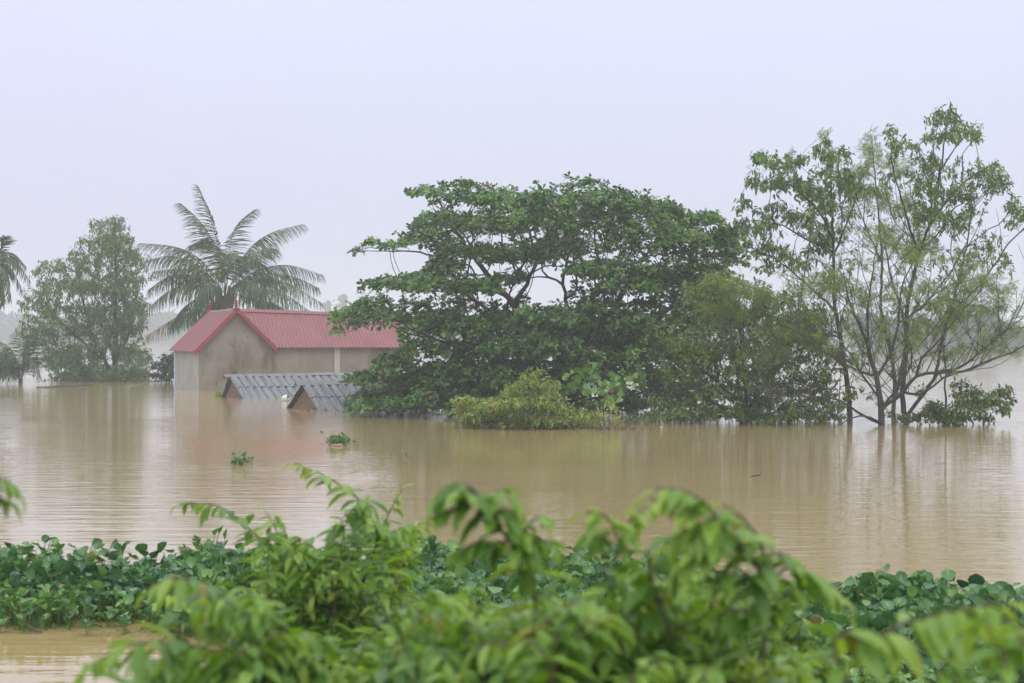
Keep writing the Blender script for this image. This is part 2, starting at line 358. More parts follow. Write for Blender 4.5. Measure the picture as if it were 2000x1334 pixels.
# ---------------------------------------------------------------- branch skeleton
class Skel:
    def __init__(s, cap=60000):
        s.p = np.zeros((cap, 3)); s.par = np.full(cap, -1); s.L = np.zeros(cap); s.rm = np.zeros(cap); s.n = 0
    def node(s, p, par, rmin=0.0):
        i = s.n; s.p[i] = p; s.par[i] = par; s.rm[i] = rmin
        s.L[i] = 0 if par < 0 else s.L[par] + np.linalg.norm(s.p[par] - p); s.n += 1; return i
    def nearest(s, q):
        return int(np.argmin(((s.p[:s.n] - q) ** 2).sum(1)))
    def poly(s, pts, r0, r1, rng, step=0.3, root=False, wob=0.04):
        pts = [np.asarray(p, float) for p in pts]
        if root: cur = s.node(pts[0], -1, r0); path = pts
        else:
            cur = s.nearest(pts[0]); path = [s.p[cur].copy()] + pts[1:]
        # catmull-rom
        n = len(path); tot = sum(np.linalg.norm(path[i+1]-path[i]) for i in range(n-1)); done = 0
        for i in range(n-1):
            a, b_ = path[i], path[i+1]; pa = path[max(i-1, 0)]; pb = path[min(i+2, n-1)]
            L = np.linalg.norm(b_-a); m = max(1, int(L/step))
            for j in range(1, m+1):
                t = j/m
                q = 0.5*((2*a)+(-pa+b_)*t+(2*pa-5*a+4*b_-pb)*t*t+(-pa+3*a-3*b_+pb)*t**3)
                q = q + rng.normal(0, wob*min(1, L), 3) * (0 if j == m else 1)
                f = (done + L*t)/max(tot, 1e-6); cur = s.node(q, cur, r0+(r1-r0)*f)
            done += L
        return cur
    def connect(s, q, rng, step=0.3, k=0.3, zpen=0.6):
        q = np.asarray(q, float); P_ = s.p[:s.n]; dv = q - P_; d = np.sqrt((dv**2).sum(1))
        c = d + k*s.L[:s.n] + zpen*np.maximum(0, -dv[:, 2])
        i = int(np.argmin(c)); a = s.p[i].copy(); par = s.par[i]
        dirp = unit(a - s.p[par]) if par >= 0 else np.array((0, 0, 1.0))
        D = d[i]; ctrl = a + dirp*0.35*D + (q-a)*0.15 + rng.normal(0, 0.07*D, 3)
        m = max(1, int(D/step)); cur = i
        for j in range(1, m+1):
            t = j/m; p = (1-t)**2*a + 2*t*(1-t)*ctrl + t*t*q
            cur = s.node(p, cur)
        return cur
    def build(s, name, mat, parent, tip=0.006, expn=2.3, k=5, origin=None, scale=1.0, rmax=None):
        n = s.n; p = s.p[:n]; par = s.par[:n]
        acc = np.zeros(n); ch = np.zeros(n, int)
        for i in range(n-1, 0, -1):
            if par[i] >= 0: ch[par[i]] += 1
        for i in range(n-1, -1, -1):
            if acc[i] == 0: acc[i] = tip**expn
            if par[i] >= 0: acc[par[i]] += acc[i]
        r = acc**(1/expn)*scale
        if rmax: r = np.minimum(r, rmax)
        r = np.maximum(r, s.rm[:n]); s.r = r
        main = np.full(n, -1)
        for i in range(n):
            q = par[i]
            if q >= 0 and (main[q] < 0 or r[i] > r[main[q]]): main[q] = i
        T = np.zeros((n, 3)); has = par >= 0; T[has] = p[has]-p[par[has]]; T[~has] = (0, 0, 1)
        mm = main >= 0; T2 = T.copy(); T = unit(T); T2[mm] = unit(T[mm] + unit(p[main[mm]]-p[mm])); T2 = unit(T2)
        e = np.where(has)[0]; pr = par[e]; ismain = main[pr] == e
        ta = np.where(ismain[:, None], T2[pr], T[e]); tb = T2[e]
        ra = np.where(ismain, r[pr], np.minimum(r[pr], r[e]*1.3)); rb = r[e]
        ref = unit(np.array((0.35, 0.9, 0.12)))
        def ring(c, t, rr):
            a = np.cross(t, ref); bad = np.linalg.norm(a, axis=1) < 0.15
            a[bad] = np.cross(t[bad], np.array((1.0, 0, 0.2))); a = unit(a); b_ = np.cross(t, a)
            q = np.arange(k)*2*np.pi/k
            return c[:, None, :] + rr[:, None, None]*(np.cos(q)[None, :, None]*a[:, None, :]+np.sin(q)[None, :, None]*b_[:, None, :])
        A = ring(p[pr], ta, ra); B = ring(p[e], tb, rb)
        V = np.concatenate([A, B], 1).reshape(-1, 3)
        if origin is not None: V = V - np.asarray(origin)
        j = np.arange(k); q = np.stack([j, (j+1) % k, (j+1) % k + k, j+k], 1)
        Fs = (np.arange(len(e))[:, None, None]*2*k + q[None]).reshape(-1, 4)
        return mesh_from(name, V, Fs, mat, parent, True)

def rvar(rng, n, base=0.5, spread=0.35):
    return np.stack([np.clip(rng.normal(base, spread, n), 0, 1), rng.random(n), rng.random(n)], 1)

def pad_points(pads, Y0, depth, cx, rx_, rng, dens, copies=3, cellpx=16, dome=1.0, jit=0.35, fat=1.2):
    """attractors spread through flattened clumps; each clump repeats at several depths of the crown"""
    pts = []; cents = []
    for pd in pads:
        x, y, rx, ry = pd[:4]; dn = pd[4] if len(pd) > 4 else 1.0
        hw = depth*math.sqrt(max(0.06, 1-((x-cx)/rx_)**2))
        if len(pd) > 5: offs = [pd[5]]
        elif copies == 3: offs = [-hw*rng.uniform(0.55, 1.0), rng.uniform(-0.3, 0.3)*hw, hw*rng.uniform(0.5, 1.0)]
        elif copies == 2: offs = [-hw*rng.uniform(0.4, 1.0), hw*rng.uniform(0.2, 0.9)]
        else: offs = [rng.uniform(-hw, hw)]
        for o in offs:
            Y = Y0+o; s_ = Y/F; jx, jy = rng.normal(0, rx*0.15), rng.normal(0, ry*jit)
            c = P(x+jx, y+jy, Y); cents.append(c - np.array((0, 0, ry*s_*0.4)))
            n = max(3, int(dens*dn*rx*ry*3.14/(cellpx**2)))
            rr = np.sqrt(rng.random(n)); th = rng.random(n)*2*np.pi
            h = fat*(((1-rr**2)*rng.uniform(0.2, 1.0, n)-0.6*rng.random(n))*dome + (1-dome)*rng.uniform(-1, 1, n)*np.sqrt(1-rr**2*0.8))
            q = np.stack([rr*np.cos(th)*rx*s_, rr*np.sin(th)*rx*s_*0.9, h*ry*s_], 1)+c
            pts.append(q)
    return np.concatenate(pts), cents

def grow(sk, cents, pts, rng, root, step=0.3, k=0.3, zpen=0.6):
    for c in sorted(cents, key=lambda c: np.linalg.norm(c-root)): sk.connect(c, rng, step, k, zpen)
    o = np.argsort(((pts-root)**2).sum(1)); ends = []
    for i in o: ends.append(sk.connect(pts[i], rng, step, k, zpen))
    ends = np.array(ends); d = unit(sk.p[ends]-sk.p[sk.par[ends]])
    return sk.p[ends].copy(), d

def rosettes(L, pos, dirs, rng, nl, size, up=0.6, spread=0.75, base=0.5, out=None):
    n = len(pos)
    ax = unit(dirs*0.5+np.array((0, 0, up))+rng.normal(0, 0.25, (n, 3)))
    a = unit(np.cross(ax, np.array((0.3, 1, 0.1)))); b_ = np.cross(ax, a)
    cl = np.clip(rng.normal(base, 0.3, n), 0, 1)
    for j in range(nl):
        th = 2*np.pi*j/nl + rng.uniform(-0.35, 0.35, n) + rng.random()*6
        rad = np.cos(th)[:, None]*a+np.sin(th)[:, None]*b_
        d = rad*spread + ax*rng.uniform(0.05, 0.65, n)[:, None]
        keep = rng.random(n) > 0.1
        v = rvar(rng, n); v[:, 0] = np.clip(cl+rng.normal(0, 0.12, n), 0, 1)
        L.add((pos+rad*0.01)[keep], d[keep], (ax+0.3*rng.normal(0, 1, (n, 3)))[keep], (size*rng.uniform(0.6, 1.15, n))[keep], v[keep])

def twigleaves(L, pos, dirs, rng, nl, size, droop=0.7, back=0.35, spread=0.6, base=0.5, jit=0.12):
    """loose leaves scattered along the last stretch of a twig"""
    n = len(pos); cl = np.clip(rng.normal(base, 0.2, n), 0, 1)
    for j in range(nl):
        f = rng.random(n)[:, None]*back
        o = pos - dirs*f + rng.normal(0, jit*size*2.0, (n, 3))
        d = dirs*0.4 + rng.normal(0, spread, (n, 3)) + np.array((0, 0, -droop))*rng.uniform(0.3, 1.3, (n, 1))
        nn = np.array((0, 0, 1.0)) + rng.normal(0, 0.5, (n, 3))
        v = rvar(rng, n); v[:, 0] = np.clip(cl+rng.normal(0, 0.15, n), 0, 1)
        L.add(o, d, nn, size*rng.uniform(0.6, 1.2, n), v)

# ================================================================ HOUSE
Npt = W(390, 764)
house = empty('flooded_house', (Npt[0], Npt[1], 0), 'plastered house with red metal roof, standing in flood water behind the two small grey roofs', 'house', R(20))
def pent(u0, u1, zb, ze, za): return [(u0, zb), (u1, zb), (u1, ze), ((u0+u1)/2, za), (u0, ze)]
ZB = -1.3
g = MB(); g.prism([(0, ZB), (3.95, ZB), (3.95, 2.36), (1.97, 4.26), (0, 2.3)], 0, 0.2); gw = g.build('wall', M['plaster'], house); gw['label'] = 'grey brown plastered gable wall'
# small fittings on the gable: old bracket marks
g = MB(); g.box(1.68, 1.9, -0.012, 0.0, 2.44, 2.47); g.box(1.76, 1.8, -0.012, 0.0, 2.36, 2.44); g.build('wall_bracket', M['coir'], gw)
g = MB(); g.box(0, 0.2, 0.2, 6.85, ZB, 2.3); sw = g.build('wall', M['plaster_pale'], house); sw['label'] = 'pale washed side wall'
g = MB(); g.box(-0.07, 0.25, 6.85, 7.2, ZB, 2.28); g.build('corner_pillar', M['bluewash'], house)
g = MB(); g.box(0.25, 3.95, 6.95, 7.15, ZB, 2.2); g.build('wall', M['bluewash'], house)
g = MB(); g.box(3.95, 11.3, 0.35, 0.55, ZB, 2.36); mw = g.build('wall', M['plaster'], house); mw['label'] = 'long brown plastered wall right of the gable'
g = MB(); g.box(3.72, 3.949, 0.201, 0.6, ZB, 2.3); g.build('wall_return', M['plaster'], house)
g = MB(); g.prism([(0.55, ZB), (4.3, ZB), (4.3, 2.3), (2.4, 3.95), (0.55, 2.36)], 0, 0.2)
o = g.build('wall', M['plaster'], house); o.rotation_euler = (0, 0, R(90)); o.location = (11.3, 0, 0)
g = MB(); g.box(4.2, 11.1, 4.3, 4.5, ZB, 2.3); g.build('wall', M['plaster'], house)
g = MB(); g.box(7.55, 7.85, 0.27, 0.348, ZB, 2.33); pl = g.build('pilaster', M['plaster_pale'], house)
def corrug(mb, r0, r1, e0, e1, pitch, amp, shape='trap', rows=2, sub=6, sag=0.0):
    """ribbed sheet between ridge r0-r1 and eave e0-e1"""
    r0, r1, e0, e1 = map(lambda q: np.asarray(q, float), (r0, r1, e0, e1))
    L = np.linalg.norm(e1-e0); ncy = int(round(L/pitch)); nx = ncy*sub+1
    nrm = unit(np.cross(r1-r0, e0-r0)); 
    if nrm[2] < 0: nrm = -nrm
    V = []; Fs = []
    for j in range(rows+1):
        t = j/rows
        for i in range(nx):
            s_ = i/(nx-1); ph = (i % sub)/sub
            if shape == 'trap': h = amp if ph in (0,) or abs(ph-1/sub) < 1e-6 else 0
            else: h = amp*abs(math.sin(math.pi*ph))**0.7
            p = (r0*(1-s_)+r1*s_)*(1-t)+(e0*(1-s_)+e1*s_)*t+nrm*h
            V.append(tuple(p))
    for j in range(rows):
        for i in range(nx-1):
            a = j*nx+i; Fs.append((a, a+1, a+1+nx, a+nx))
    mb.add(V, Fs)
def solid(o, t):
    m = o.modifiers.new('thickness', 'SOLIDIFY'); m.thickness = t; m.offset = -1
# wing roof
RZ = 4.40
g = MB(); corrug(g, (1.97,-0.22,RZ), (1.97,7.45,RZ-0.05), (-0.30,-0.22,2.12), (-0.30,7.45,2.12), 0.2, 0.035)
o = g.build('roof', M['redroof'], house); solid(o, 0.012); o['label'] = 'left slope of the wing roof'; wing_l = o
g = MB(); corrug(g, (1.97,-0.22,RZ), (1.97,7.45,RZ-0.05), (4.10,-0.22,2.33), (4.10,7.45,2.33), 0.2, 0.035)
o = g.build('roof', M['redroof'], house); solid(o, 0.012)
# main roof
mr0 = (1.99, 2.4, RZ-0.02); mr1 = (11.62, 2.4, 4.1)
g = MB(); corrug(g, mr0, mr1, (1.99,0.08,2.32), (11.62,0.08,2.31), 0.2, 0.04)
o = g.build('roof', M['redroof'], house); solid(o, 0.012); o['label'] = 'long front slope of the main roof'
g = MB(); corrug(g, mr0, mr1, (1.99,4.75,2.3), (11.62,4.75,2.3), 0.2, 0.04)
o = g.build('roof', M['redroof'], house); solid(o, 0.012)
# sheet lap seams on the main roof
def capstrip(p0, p1, w_, h, mat, name, halfdirs):
    """folded ridge cap: two narrow flaps"""
    mb = MB(); p0 = np.array(p0, float); p1 = np.array(p1, float)
    a, b_ = [unit(np.array(q, float)) for q in halfdirs]
    up = np.array((0, 0, h))
    n = 14; V = []
    for i in range(n+1):
        c = p0+(p1-p0)*i/n+up
        V += [tuple(c+a*w_), tuple(c+(a+b_)*0.0+np.array((0, 0, 0.02))), tuple(c+b_*w_)]
    Fs = []
    for i in range(n): q = 3*i; Fs += [(q, q+1, q+4, q+3), (q+1, q+2, q+5, q+4)]
    mb.add(V, Fs); o = mb.build(name, mat, house); solid(o, 0.015); return o
capstrip((2.0,2.4,RZ-0.02), (11.66,2.4,4.1), 0.2, 0.08, M['redroof'], 'ridge_cap', ((0,-1,-0.88), (0,1,-0.88)))
capstrip((1.97,-0.1,RZ), (1.97,7.5,RZ-0.05), 0.14, 0.05, M['fibrocap'], 'ridge_cap', ((-1,0,-1), (1,0,-1)))
# verge boards (fascia) on the gable
def board(p0, p1, depth_, thick, zt):
    mb = MB(); p0 = np.array(p0, float); p1 = np.array(p1, float)
    V = []
    for p in (p0, p1):
        V += [tuple(p+np.array((0,-thick,zt))), tuple(p+np.array((0,thick*0.2,zt))), tuple(p+np.array((0,thick*0.2,zt-depth_))), tuple(p+np.array((0,-thick,zt-depth_)))]
    mb.add(V, [(0,1,5,4),(1,2,6,5),(2,3,7,6),(3,0,4,7),(0,3,2,1),(4,5,6,7)]); return mb
board((-0.34,-0.24,2.12), (1.97,-0.24,RZ+0.04), 0.27, 0.05, 0.07).build('fascia', M['redtrim'], house)
board((1.97,-0.24,RZ+0.04), (4.16,-0.24,2.30), 0.27, 0.05, 0.07).build('fascia', M['redtrim'], house)
# flat verge flashing lying on the roof edge
def flash(p0, p1, wv, name='verge_flashing'):
    p0 = np.array(p0, float); p1 = np.array(p1, float); wv = np.array(wv, float); mb = MB()
    mb.add([tuple(p0), tuple(p1), tuple(p1+wv), tuple(p0+wv)], [(0,1,2,3)]); o = mb.build(name, M['redtrim'], house); solid(o, 0.012)
flash((-0.34,-0.28,2.205), (1.97,-0.28,RZ+0.115), (0,0.2,0)); flash((1.97,-0.28,RZ+0.115), (4.16,-0.28,2.375), (0,0.2,0))
flash((11.5,0.05,2.37), (11.5,2.4,4.17), (0.16,0,0))
g = MB(); g.add([(11.66,0.05,2.36),(11.66,2.4,4.16),(11.66,2.4,3.98),(11.66,0.05,2.18)], [(0,1,2,3)]); o = g.build('fascia', M['redtrim'], house); solid(o, 0.02)
# finials: stacked tiers
for v in (-0.12, 7.2):
    g = MB(); prof = [(0.15,0.0),(0.16,0.05),(0.07,0.07),(0.07,0.11),(0.15,0.13),(0.15,0.17),(0.065,0.19),(0.065,0.23),(0.14,0.25),(0.14,0.29),(0.06,0.31),(0.06,0.34),(0.12,0.36),(0.11,0.40),(0.04,0.42),(0.06,0.46),(0.04,0.50),(0.0,0.52)]
    g.lathe(prof, (1.97, v, RZ+0.04)); g.build('finial', M['finial'], house, False)
# stepped ridge-end block under each finial
for v in (-0.12, 7.2):
    g = MB(); g.box(1.80, 2.14, v-0.17, v+0.17, RZ-0.06, RZ+0.045); g.build('finial_base', M['finial'], house)

# ================================================================ DROWNED SHEDS
def shed(name, label, root, rot, length, zr, rf, rr, pitch, seed):
    rng = np.random.default_rng(seed)
    e = empty(name, (root[0], root[1], 0), label, 'shed', R(rot))
    for sgn, run, nm in ((-1, rf, 'front'), (1, rr, 'rear')):
        slope = zr/run; drop = 0.35
        # two courses of sheets, the upper lapping the lower
        mid = 0.56
        def pt(x, t): return (x, sgn*run*t, zr*(1-t))
        full = 1+drop/zr
        g = MB(); corrug(g, pt(0, mid-0.05), pt(length, mid-0.05), pt(0.0, full), pt(length, full), pitch, 0.105, 'sin', 4, 8)
        corr_lo = g.build('roof', M['fibro'], e, False); solid(corr_lo, 0.012)
        g = MB(); corrug(g, pt(-0.02, 0), pt(length, 0), pt(-0.02, mid), pt(length, mid), pitch, 0.105, 'sin', 3, 8)
        corr_up = g.build('roof', M['fibro'], e, False); corr_up.location = (0, sgn*0.010, 0.026); solid(corr_up, 0.012)
    # ridge tiles, slightly irregular lengths
    x = -0.28; k = 0
    while x < length:
        L = rng.uniform(1.0, 1.3); g = MB(); tilt = rng.normal(0, 0.008)
        sl = zr/rf; sr = zr/rr; w1, w2 = 0.24, 0.22
        y1, z1 = -w1*math.cos(math.atan(sl)), -w1*math.sin(math.atan(sl)); y2, z2 = w2*math.cos(math.atan(sr)), -w2*math.sin(math.atan(sr))
        zz = zr+0.15+tilt+0.006*(k % 2)
        g.add([(x, y1, zz+z1), (x, 0, zz+0.015), (x, y2, zz+z2), (x+L+0.03, y1, zz+z1+0.004), (x+L+0.03, 0, zz+0.02), (x+L+0.03, y2, zz+z2)], [(0,3,4,1),(1,4,5,2)])
        o = g.build('ridge_tile', M['fibrocap'], e); solid(o, 0.018); x += L; k += 1
    g = MB()   # brick gable, recessed under the verge (polygon in y-z, thickness along x)
    poly = [(-rf*0.92, -0.05), (rr*0.9, -0.05), (rr*0.9, -1.0), (-rf*0.92, -1.0)]
    V = [(0.16, -rf*0.95, 0.0), (0.16, 0, zr-0.05), (0.16, rr*0.95, 0.0), (0.16, rr*0.95, -1.2), (0.16, -rf*0.95, -1.2)]
    V2 = [(x_+0.2, y_, z_) for x_, y_, z_ in V]; n = 5
    g.add(V+V2, [tuple(range(n)), tuple(range(2*n-1, n-1, -1))]+[(i, (i+1) % n, (i+1) % n+n, i+n) for i in range(n)])
    g.build('wall', M['brick'], e)
    # verge rafters, dark old timber
    g = MB()
    for s_, run in ((-1, rf), (1, rr)):
        g.tube([(0.08, 0, zr-0.04), (0.08, s_*run*1.1, -0.1*zr-0.04)], 0.045, 4)
    g.build('rafter', M['bark'], e)
    return e
s1 = P(448, 733, 95.9)
shed('sunken_shed', 'long grey corrugated shed roof with brick gable, sunk in water before the house', s1, 28, 8.6, 0.98, 1.9, 1.15, 0.40, 3)
s2 = P(590, 746, 81.0)
shed('sunken_shed', 'smaller grey corrugated roof sunk at the left foot of the big leafy tree', s2, 27, 5.2, 0.95, 1.8, 1.8, 0.36, 8)

# white round jug bobbing between the sheds
jp = W(557, 783); g = MB()
g.lathe([(0.0,-0.15),(0.10,-0.145),(0.155,-0.09),(0.17,0.0),(0.155,0.09),(0.11,0.14),(0.05,0.165),(0.045,0.20),(0.055,0.205),(0.055,0.235),(0.0,0.24)], (0, 0, 0), 20)
jug = empty('plastic_jug', (jp[0], jp[1], 0.10), 'round white plastic jug floating against the smaller grey roof', 'jug')
o = g.build('body', M['white'], jug, True); o.rotation_euler = (R(62), R(25), R(30))
g = MB(); g.lathe([(0.0,0.236),(0.05,0.236),(0.06,0.24),(0.06,0.275),(0.0,0.28)], (0, 0, 0), 14); o = g.build('cap', M['coir'], jug, False); o.rotation_euler = (R(62), R(25), R(30))
op = W(1292, 838); g = MB(); g.lathe([(0.0,-0.06),(0.04,-0.05),(0.06,0.0),(0.05,0.04),(0.02,0.055),(0.0,0.06)], (0, 0, 0), 14)
o = g.build('float_ball', M['orange'], None, True); o.location = (op[0], op[1], 0.03); tagp(o, 'tiny pinkish orange float on the water right of the olive bush', 'float')

# ================================================================ BIG ALMOND TREE
def big_tree():
    rng = np.random.default_rng(11); Y0 = 76.0
    base = P(1120, 800, Y0); base[2] = 0
    e = empty('almond_tree', tuple(base), 'huge spreading dark green broadleaf tree with layered boughs, in the middle of the flood', 'tree')
    pads = [(835,378,38,9,1.3),(900,385,48,18),(965,378,42,20),(1045,368,16,22,0.5),(1010,402,50,20),(1080,395,50,24),(1140,378,52,20),(1200,388,55,22),(1265,400,50,22),(1315,420,42,20),(1375,438,42,16),(1425,455,30,18),
     (870,430,62,24),(835,465,55,18),(765,478,16,8,0.8),(735,478,26,8,0.9),(695,488,12,6,1),(950,440,75,30),(1050,440,75,30),(1150,440,80,34),(1250,450,75,34),(1330,470,60,28),(1400,475,50,20),
     (920,492,70,20),(1000,500,70,26),(865,520,42,16),(1100,490,75,24),(1200,505,80,28),(1300,515,70,24),(1385,520,50,20),(1430,500,30,16),
     (790,562,75,18),(735,585,45,14),(850,550,60,22),(925,555,50,24),(690,608,40,10),(655,630,16,7,1.2),(700,632,30,6),(660,648,12,5,1),(735,615,50,10),
     (1000,548,40,16),(1150,535,50,16),(1230,560,65,22),(1320,560,60,24),(1390,575,50,24),(1160,590,60,20),
     (800,612,60,20),(880,612,60,26),(970,615,60,26),(1090,625,80,28),(1190,625,75,28),(1290,610,70,34),(1380,630,60,34),
     (830,655,55,22),(900,670,70,30),(990,680,75,30),(1090,680,75,32),(1190,685,80,32),(1290,670,70,34),
     (770,705,40,18),(830,710,60,28),(740,740,42,16),(790,745,60,26),(870,745,60,30),(960,745,60,28),(1050,740,60,26),(1150,735,60,24,0.8),(1230,720,50,22,0.8),
     (870,715,60,26),(930,715,60,26),(1010,720,60,26),(980,755,60,26),(1080,770,60,24),(740,770,50,14),(820,800,70,10),(900,805,60,8),(720,798,40,7),(1040,655,60,24),(1140,655,60,24),(940,640,50,24),(1240,650,50,24),(1340,700,40,24),(1300,735,40,20),(1215,788,50,18,1.6,-2),(1180,803,40,10,1.4,-3),(1240,768,40,18,1.4,-1),(1225,802,40,8,1.6,-3),(1060,800,60,10),(960,802,60,9),(1110,790,50,14,1,1),(1060,760,60,26,1,2),(960,760,60,26,1,3),(860,770,60,22,1,2),(1260,700,60,30,1,4),(1350,760,50,30,1,4),(1000,640,60,24,1,-3),(1215,775,55,28,1.3,3.8),(1285,775,55,26,1.3,4.4),(1180,795,50,16,1.3,3.5),(1300,740,55,26,1.3,4.6),(1250,800,70,12,1.3,4.2),(1150,750,60,26,1.3,3.5),(700,742,28,10),(705,785,36,12),(760,782,60,18),(840,785,60,18),(920,785,60,18),(1000,785,60,16)]
    pts, cents = pad_points(pads, Y0, 5.6, 1070, 430, rng, 3.1, 3, 15, 0.8, 0.5, 1.5)
    ok = pts[:, 2] > 0.12
    # the gap in the crown where the sky shows
    px = pts[:, 0]/pts[:, 1]*F+1000; py = HY-(pts[:, 2]-CH)/pts[:, 1]*F
    for gx, gy, gr, gs in ((1052,556,30,17),(1222,585,22,8),(1110,542,14,7),(915,618,14,6)):
        ok &= (((px-gx)/gr)**2+((py-gy)/gs)**2) > 1
    pts = pts[ok]
    sk = Skel(); 
    sk.poly([base+np.array((0,0,-0.5)), base+np.array((-0.15,0,0.8)), P(1090,690,Y0), P(1060,640,Y0)], 0.36, 0.25, rng, root=True)
    for pl_ in ([(1090,690,0),(1010,600,-1.0),(1030,555,-1.6),(1060,480,-1.5),(1080,400,-1)], [(1090,690,0),(980,620,1),(900,560,1.5),(850,470,1)],
                [(1100,720,0),(1180,620,0.5),(1250,520,0),(1300,430,0)], [(1120,760,0),(1230,660,-1.5),(1330,580,-1.5),(1400,480,-1)],
                [(1090,700,0),(960,700,-2.5),(820,650,-3),(740,618,-2),(665,634,-1.5)], [(1100,740,0),(950,745,-3),(800,760,-3.0),(720,770,-2)],
                [(1010,600,-1),(940,520,-1),(880,430,0),(850,382,0)], [(900,560,1.5),(850,500,0.5),(785,490,0),(720,490,0),(690,488,0)],
                [(1100,720,0),(1120,640,3),(1100,540,3.5),(1150,400,2.5)], [(1100,740,0),(1130,700,-3.5),(1170,640,-4.5)]):
        thin = pl_[-1][0] < 700; sk.poly([P(a, b, Y0+c) for a, b, c in pl_], 0.06 if thin else 0.13, 0.008 if thin else 0.03, rng)
    pos, dr = grow(sk, [c for c in cents if c[2] > 0.3], pts, rng, base+np.array((0, 0, 3.0)), 0.33, 0.25, 0.6)
    sk.build('trunk', M['bark'], e, 0.006, 2.35, 5, base, rmax=0.26)
    L = Leaves(); rosettes(L, pos, dr, rng, 9, 0.205, base=0.5)
    L.build('crown', T_OBO, M['almond'], e, origin=base)
big_tree()

# broad-leaved sapling growing under the big tree (large bright leaves)
def sapling():
    rng = np.random.default_rng(12); Y0 = 69.5; base = P(1170, 800, Y0); base[2] = 0
    e = empty('broadleaf_bush', tuple(base), 'bush of very large bright green leaves under the right side of the big tree', 'bush')
    pads = [(1140,720,40,16),(1180,735,45,18),(1225,735,30,14),(1120,745,30,16),(1170,765,40,16),(1200,775,30,12),(1155,795,25,10),(1240,745,25,10)]
    pts, cents = pad_points(pads, Y0, 1.2, 1170, 90, rng, 0.8, 2, 17)
    sk = Skel(8000); sk.poly([base+np.array((0,0,-0.4)), P(1170,780,Y0), P(1165,740,Y0)], 0.05, 0.02, rng, root=True)
    pos, dr = grow(sk, cents, pts, rng, base, 0.2)
    sk.build('stem', M['bark'], e, 0.005, 2.3, 5, base)
    L = Leaves(); rosettes(L, pos, dr, rng, 4, 0.36, 0.3, 0.9, 0.65); L.build('foliage', T_OBO, M['almond'], e, 1.25, base)
sapling()

# ================================================================ generic trees / bushes
def veg(name, label, cat, basepx, Y0, polys, pads, seed, depth, cx, rx, dens, copies, cell, leafT, mat, bark, nl, size, style='twig', tip=0.005, step=0.25, k=0.3,
        zpen=0.6, droop=0.7, back=0.3, spread=0.6, extra=None, holes=(), dome=0.6, jit=0.4, fat=1.3, wob=0.04, shoots=None, rmax=None, wood='trunk', fol='crown', wscale=1.0, base_v=0.5, group=None, up=0.6):
    rng = np.random.default_rng(seed); base = P(basepx, 655, Y0); base[2] = 0
    e = empty(name, tuple(base), label, cat, group=group)
    pts, cents = pad_points(pads, Y0, depth, cx, rx, rng, dens, copies, cell, dome, jit, fat)
    ok = pts[:, 2] > 0.05; px = pts[:, 0]/pts[:, 1]*F+1000; py = HY-(pts[:, 2]-CH)/pts[:, 1]*F
    for gx, gy, gr, gs in holes: ok &= (((px-gx)/gr)**2+((py-gy)/gs)**2) > 1
    pts = pts[ok]; cents = [c for c in cents if c[2] > 0.1]
    sk = Skel(); first = True
    for pl_ in polys:
        r0, r1, pp = pl_
        q = [P(a, b, Y0+c) for a, b, c in pp]
        if first: q = [np.array((q[0][0], q[0][1], -0.4))]+q
        if (pp[0][1] > 1e3): pass
        if not first and len(pl_) > 3: pass
        sk.poly(q, r0, r1, rng, root=first, step=step, wob=wob); first = False
    if shoots:      # long thin whips fanning up from the limbs
        n0 = sk.n; ztop = sk.p[:n0, 2].max()
        for i in range(shoots[0]):
            a = rng.integers(4, n0)
            if sk.p[a][2] < 0.8 or sk.p[a][2] > 0.72*ztop: continue
            s0 = sk.p[a].copy(); ln = shoots[1]*rng.uniform(0.4, 1.1); az = rng.uniform(0, 2*np.pi); el = rng.uniform(0.35, 1.25)
            dv = np.array((math.cos(az)*math.cos(el), 0.6*math.sin(az)*math.cos(el), math.sin(el))); out_ = (s0-base)*np.array((1, 1, 0)); dv = unit(dv+0.25*out_/max(1, np.linalg.norm(out_)))
            m1 = s0+dv*ln*0.5+rng.normal(0, 0.08*ln, 3); m2 = s0+dv*ln+np.array((0, 0, 0.12*ln))+rng.normal(0, 0.1*ln, 3)
            sk.poly([s0, m1, m2], 0.016, 0.006, rng, step=0.3, wob=0.02)
            for t in (0.5, 0.75, 0.9, 1.0):
                if rng.random() < shoots[2]: pts = np.concatenate([pts, (s0*(1-t)+m2*t+rng.normal(0, 0.22, 3))[None]])
    pos, dr = grow(sk, cents, pts, rng, base, step, k, zpen)
    sk.build(wood, bark, e, tip, 2.3, 5, base, rmax=rmax)
    L = Leaves()
    if style == 'twig': twigleaves(L, pos, dr, rng, nl, size, droop, back, spread, base_v)
    else: rosettes(L, pos, dr, rng, nl, size, up, spread, base_v)
    L.build(fol, leafT, mat, e, wscale, base)
    return e

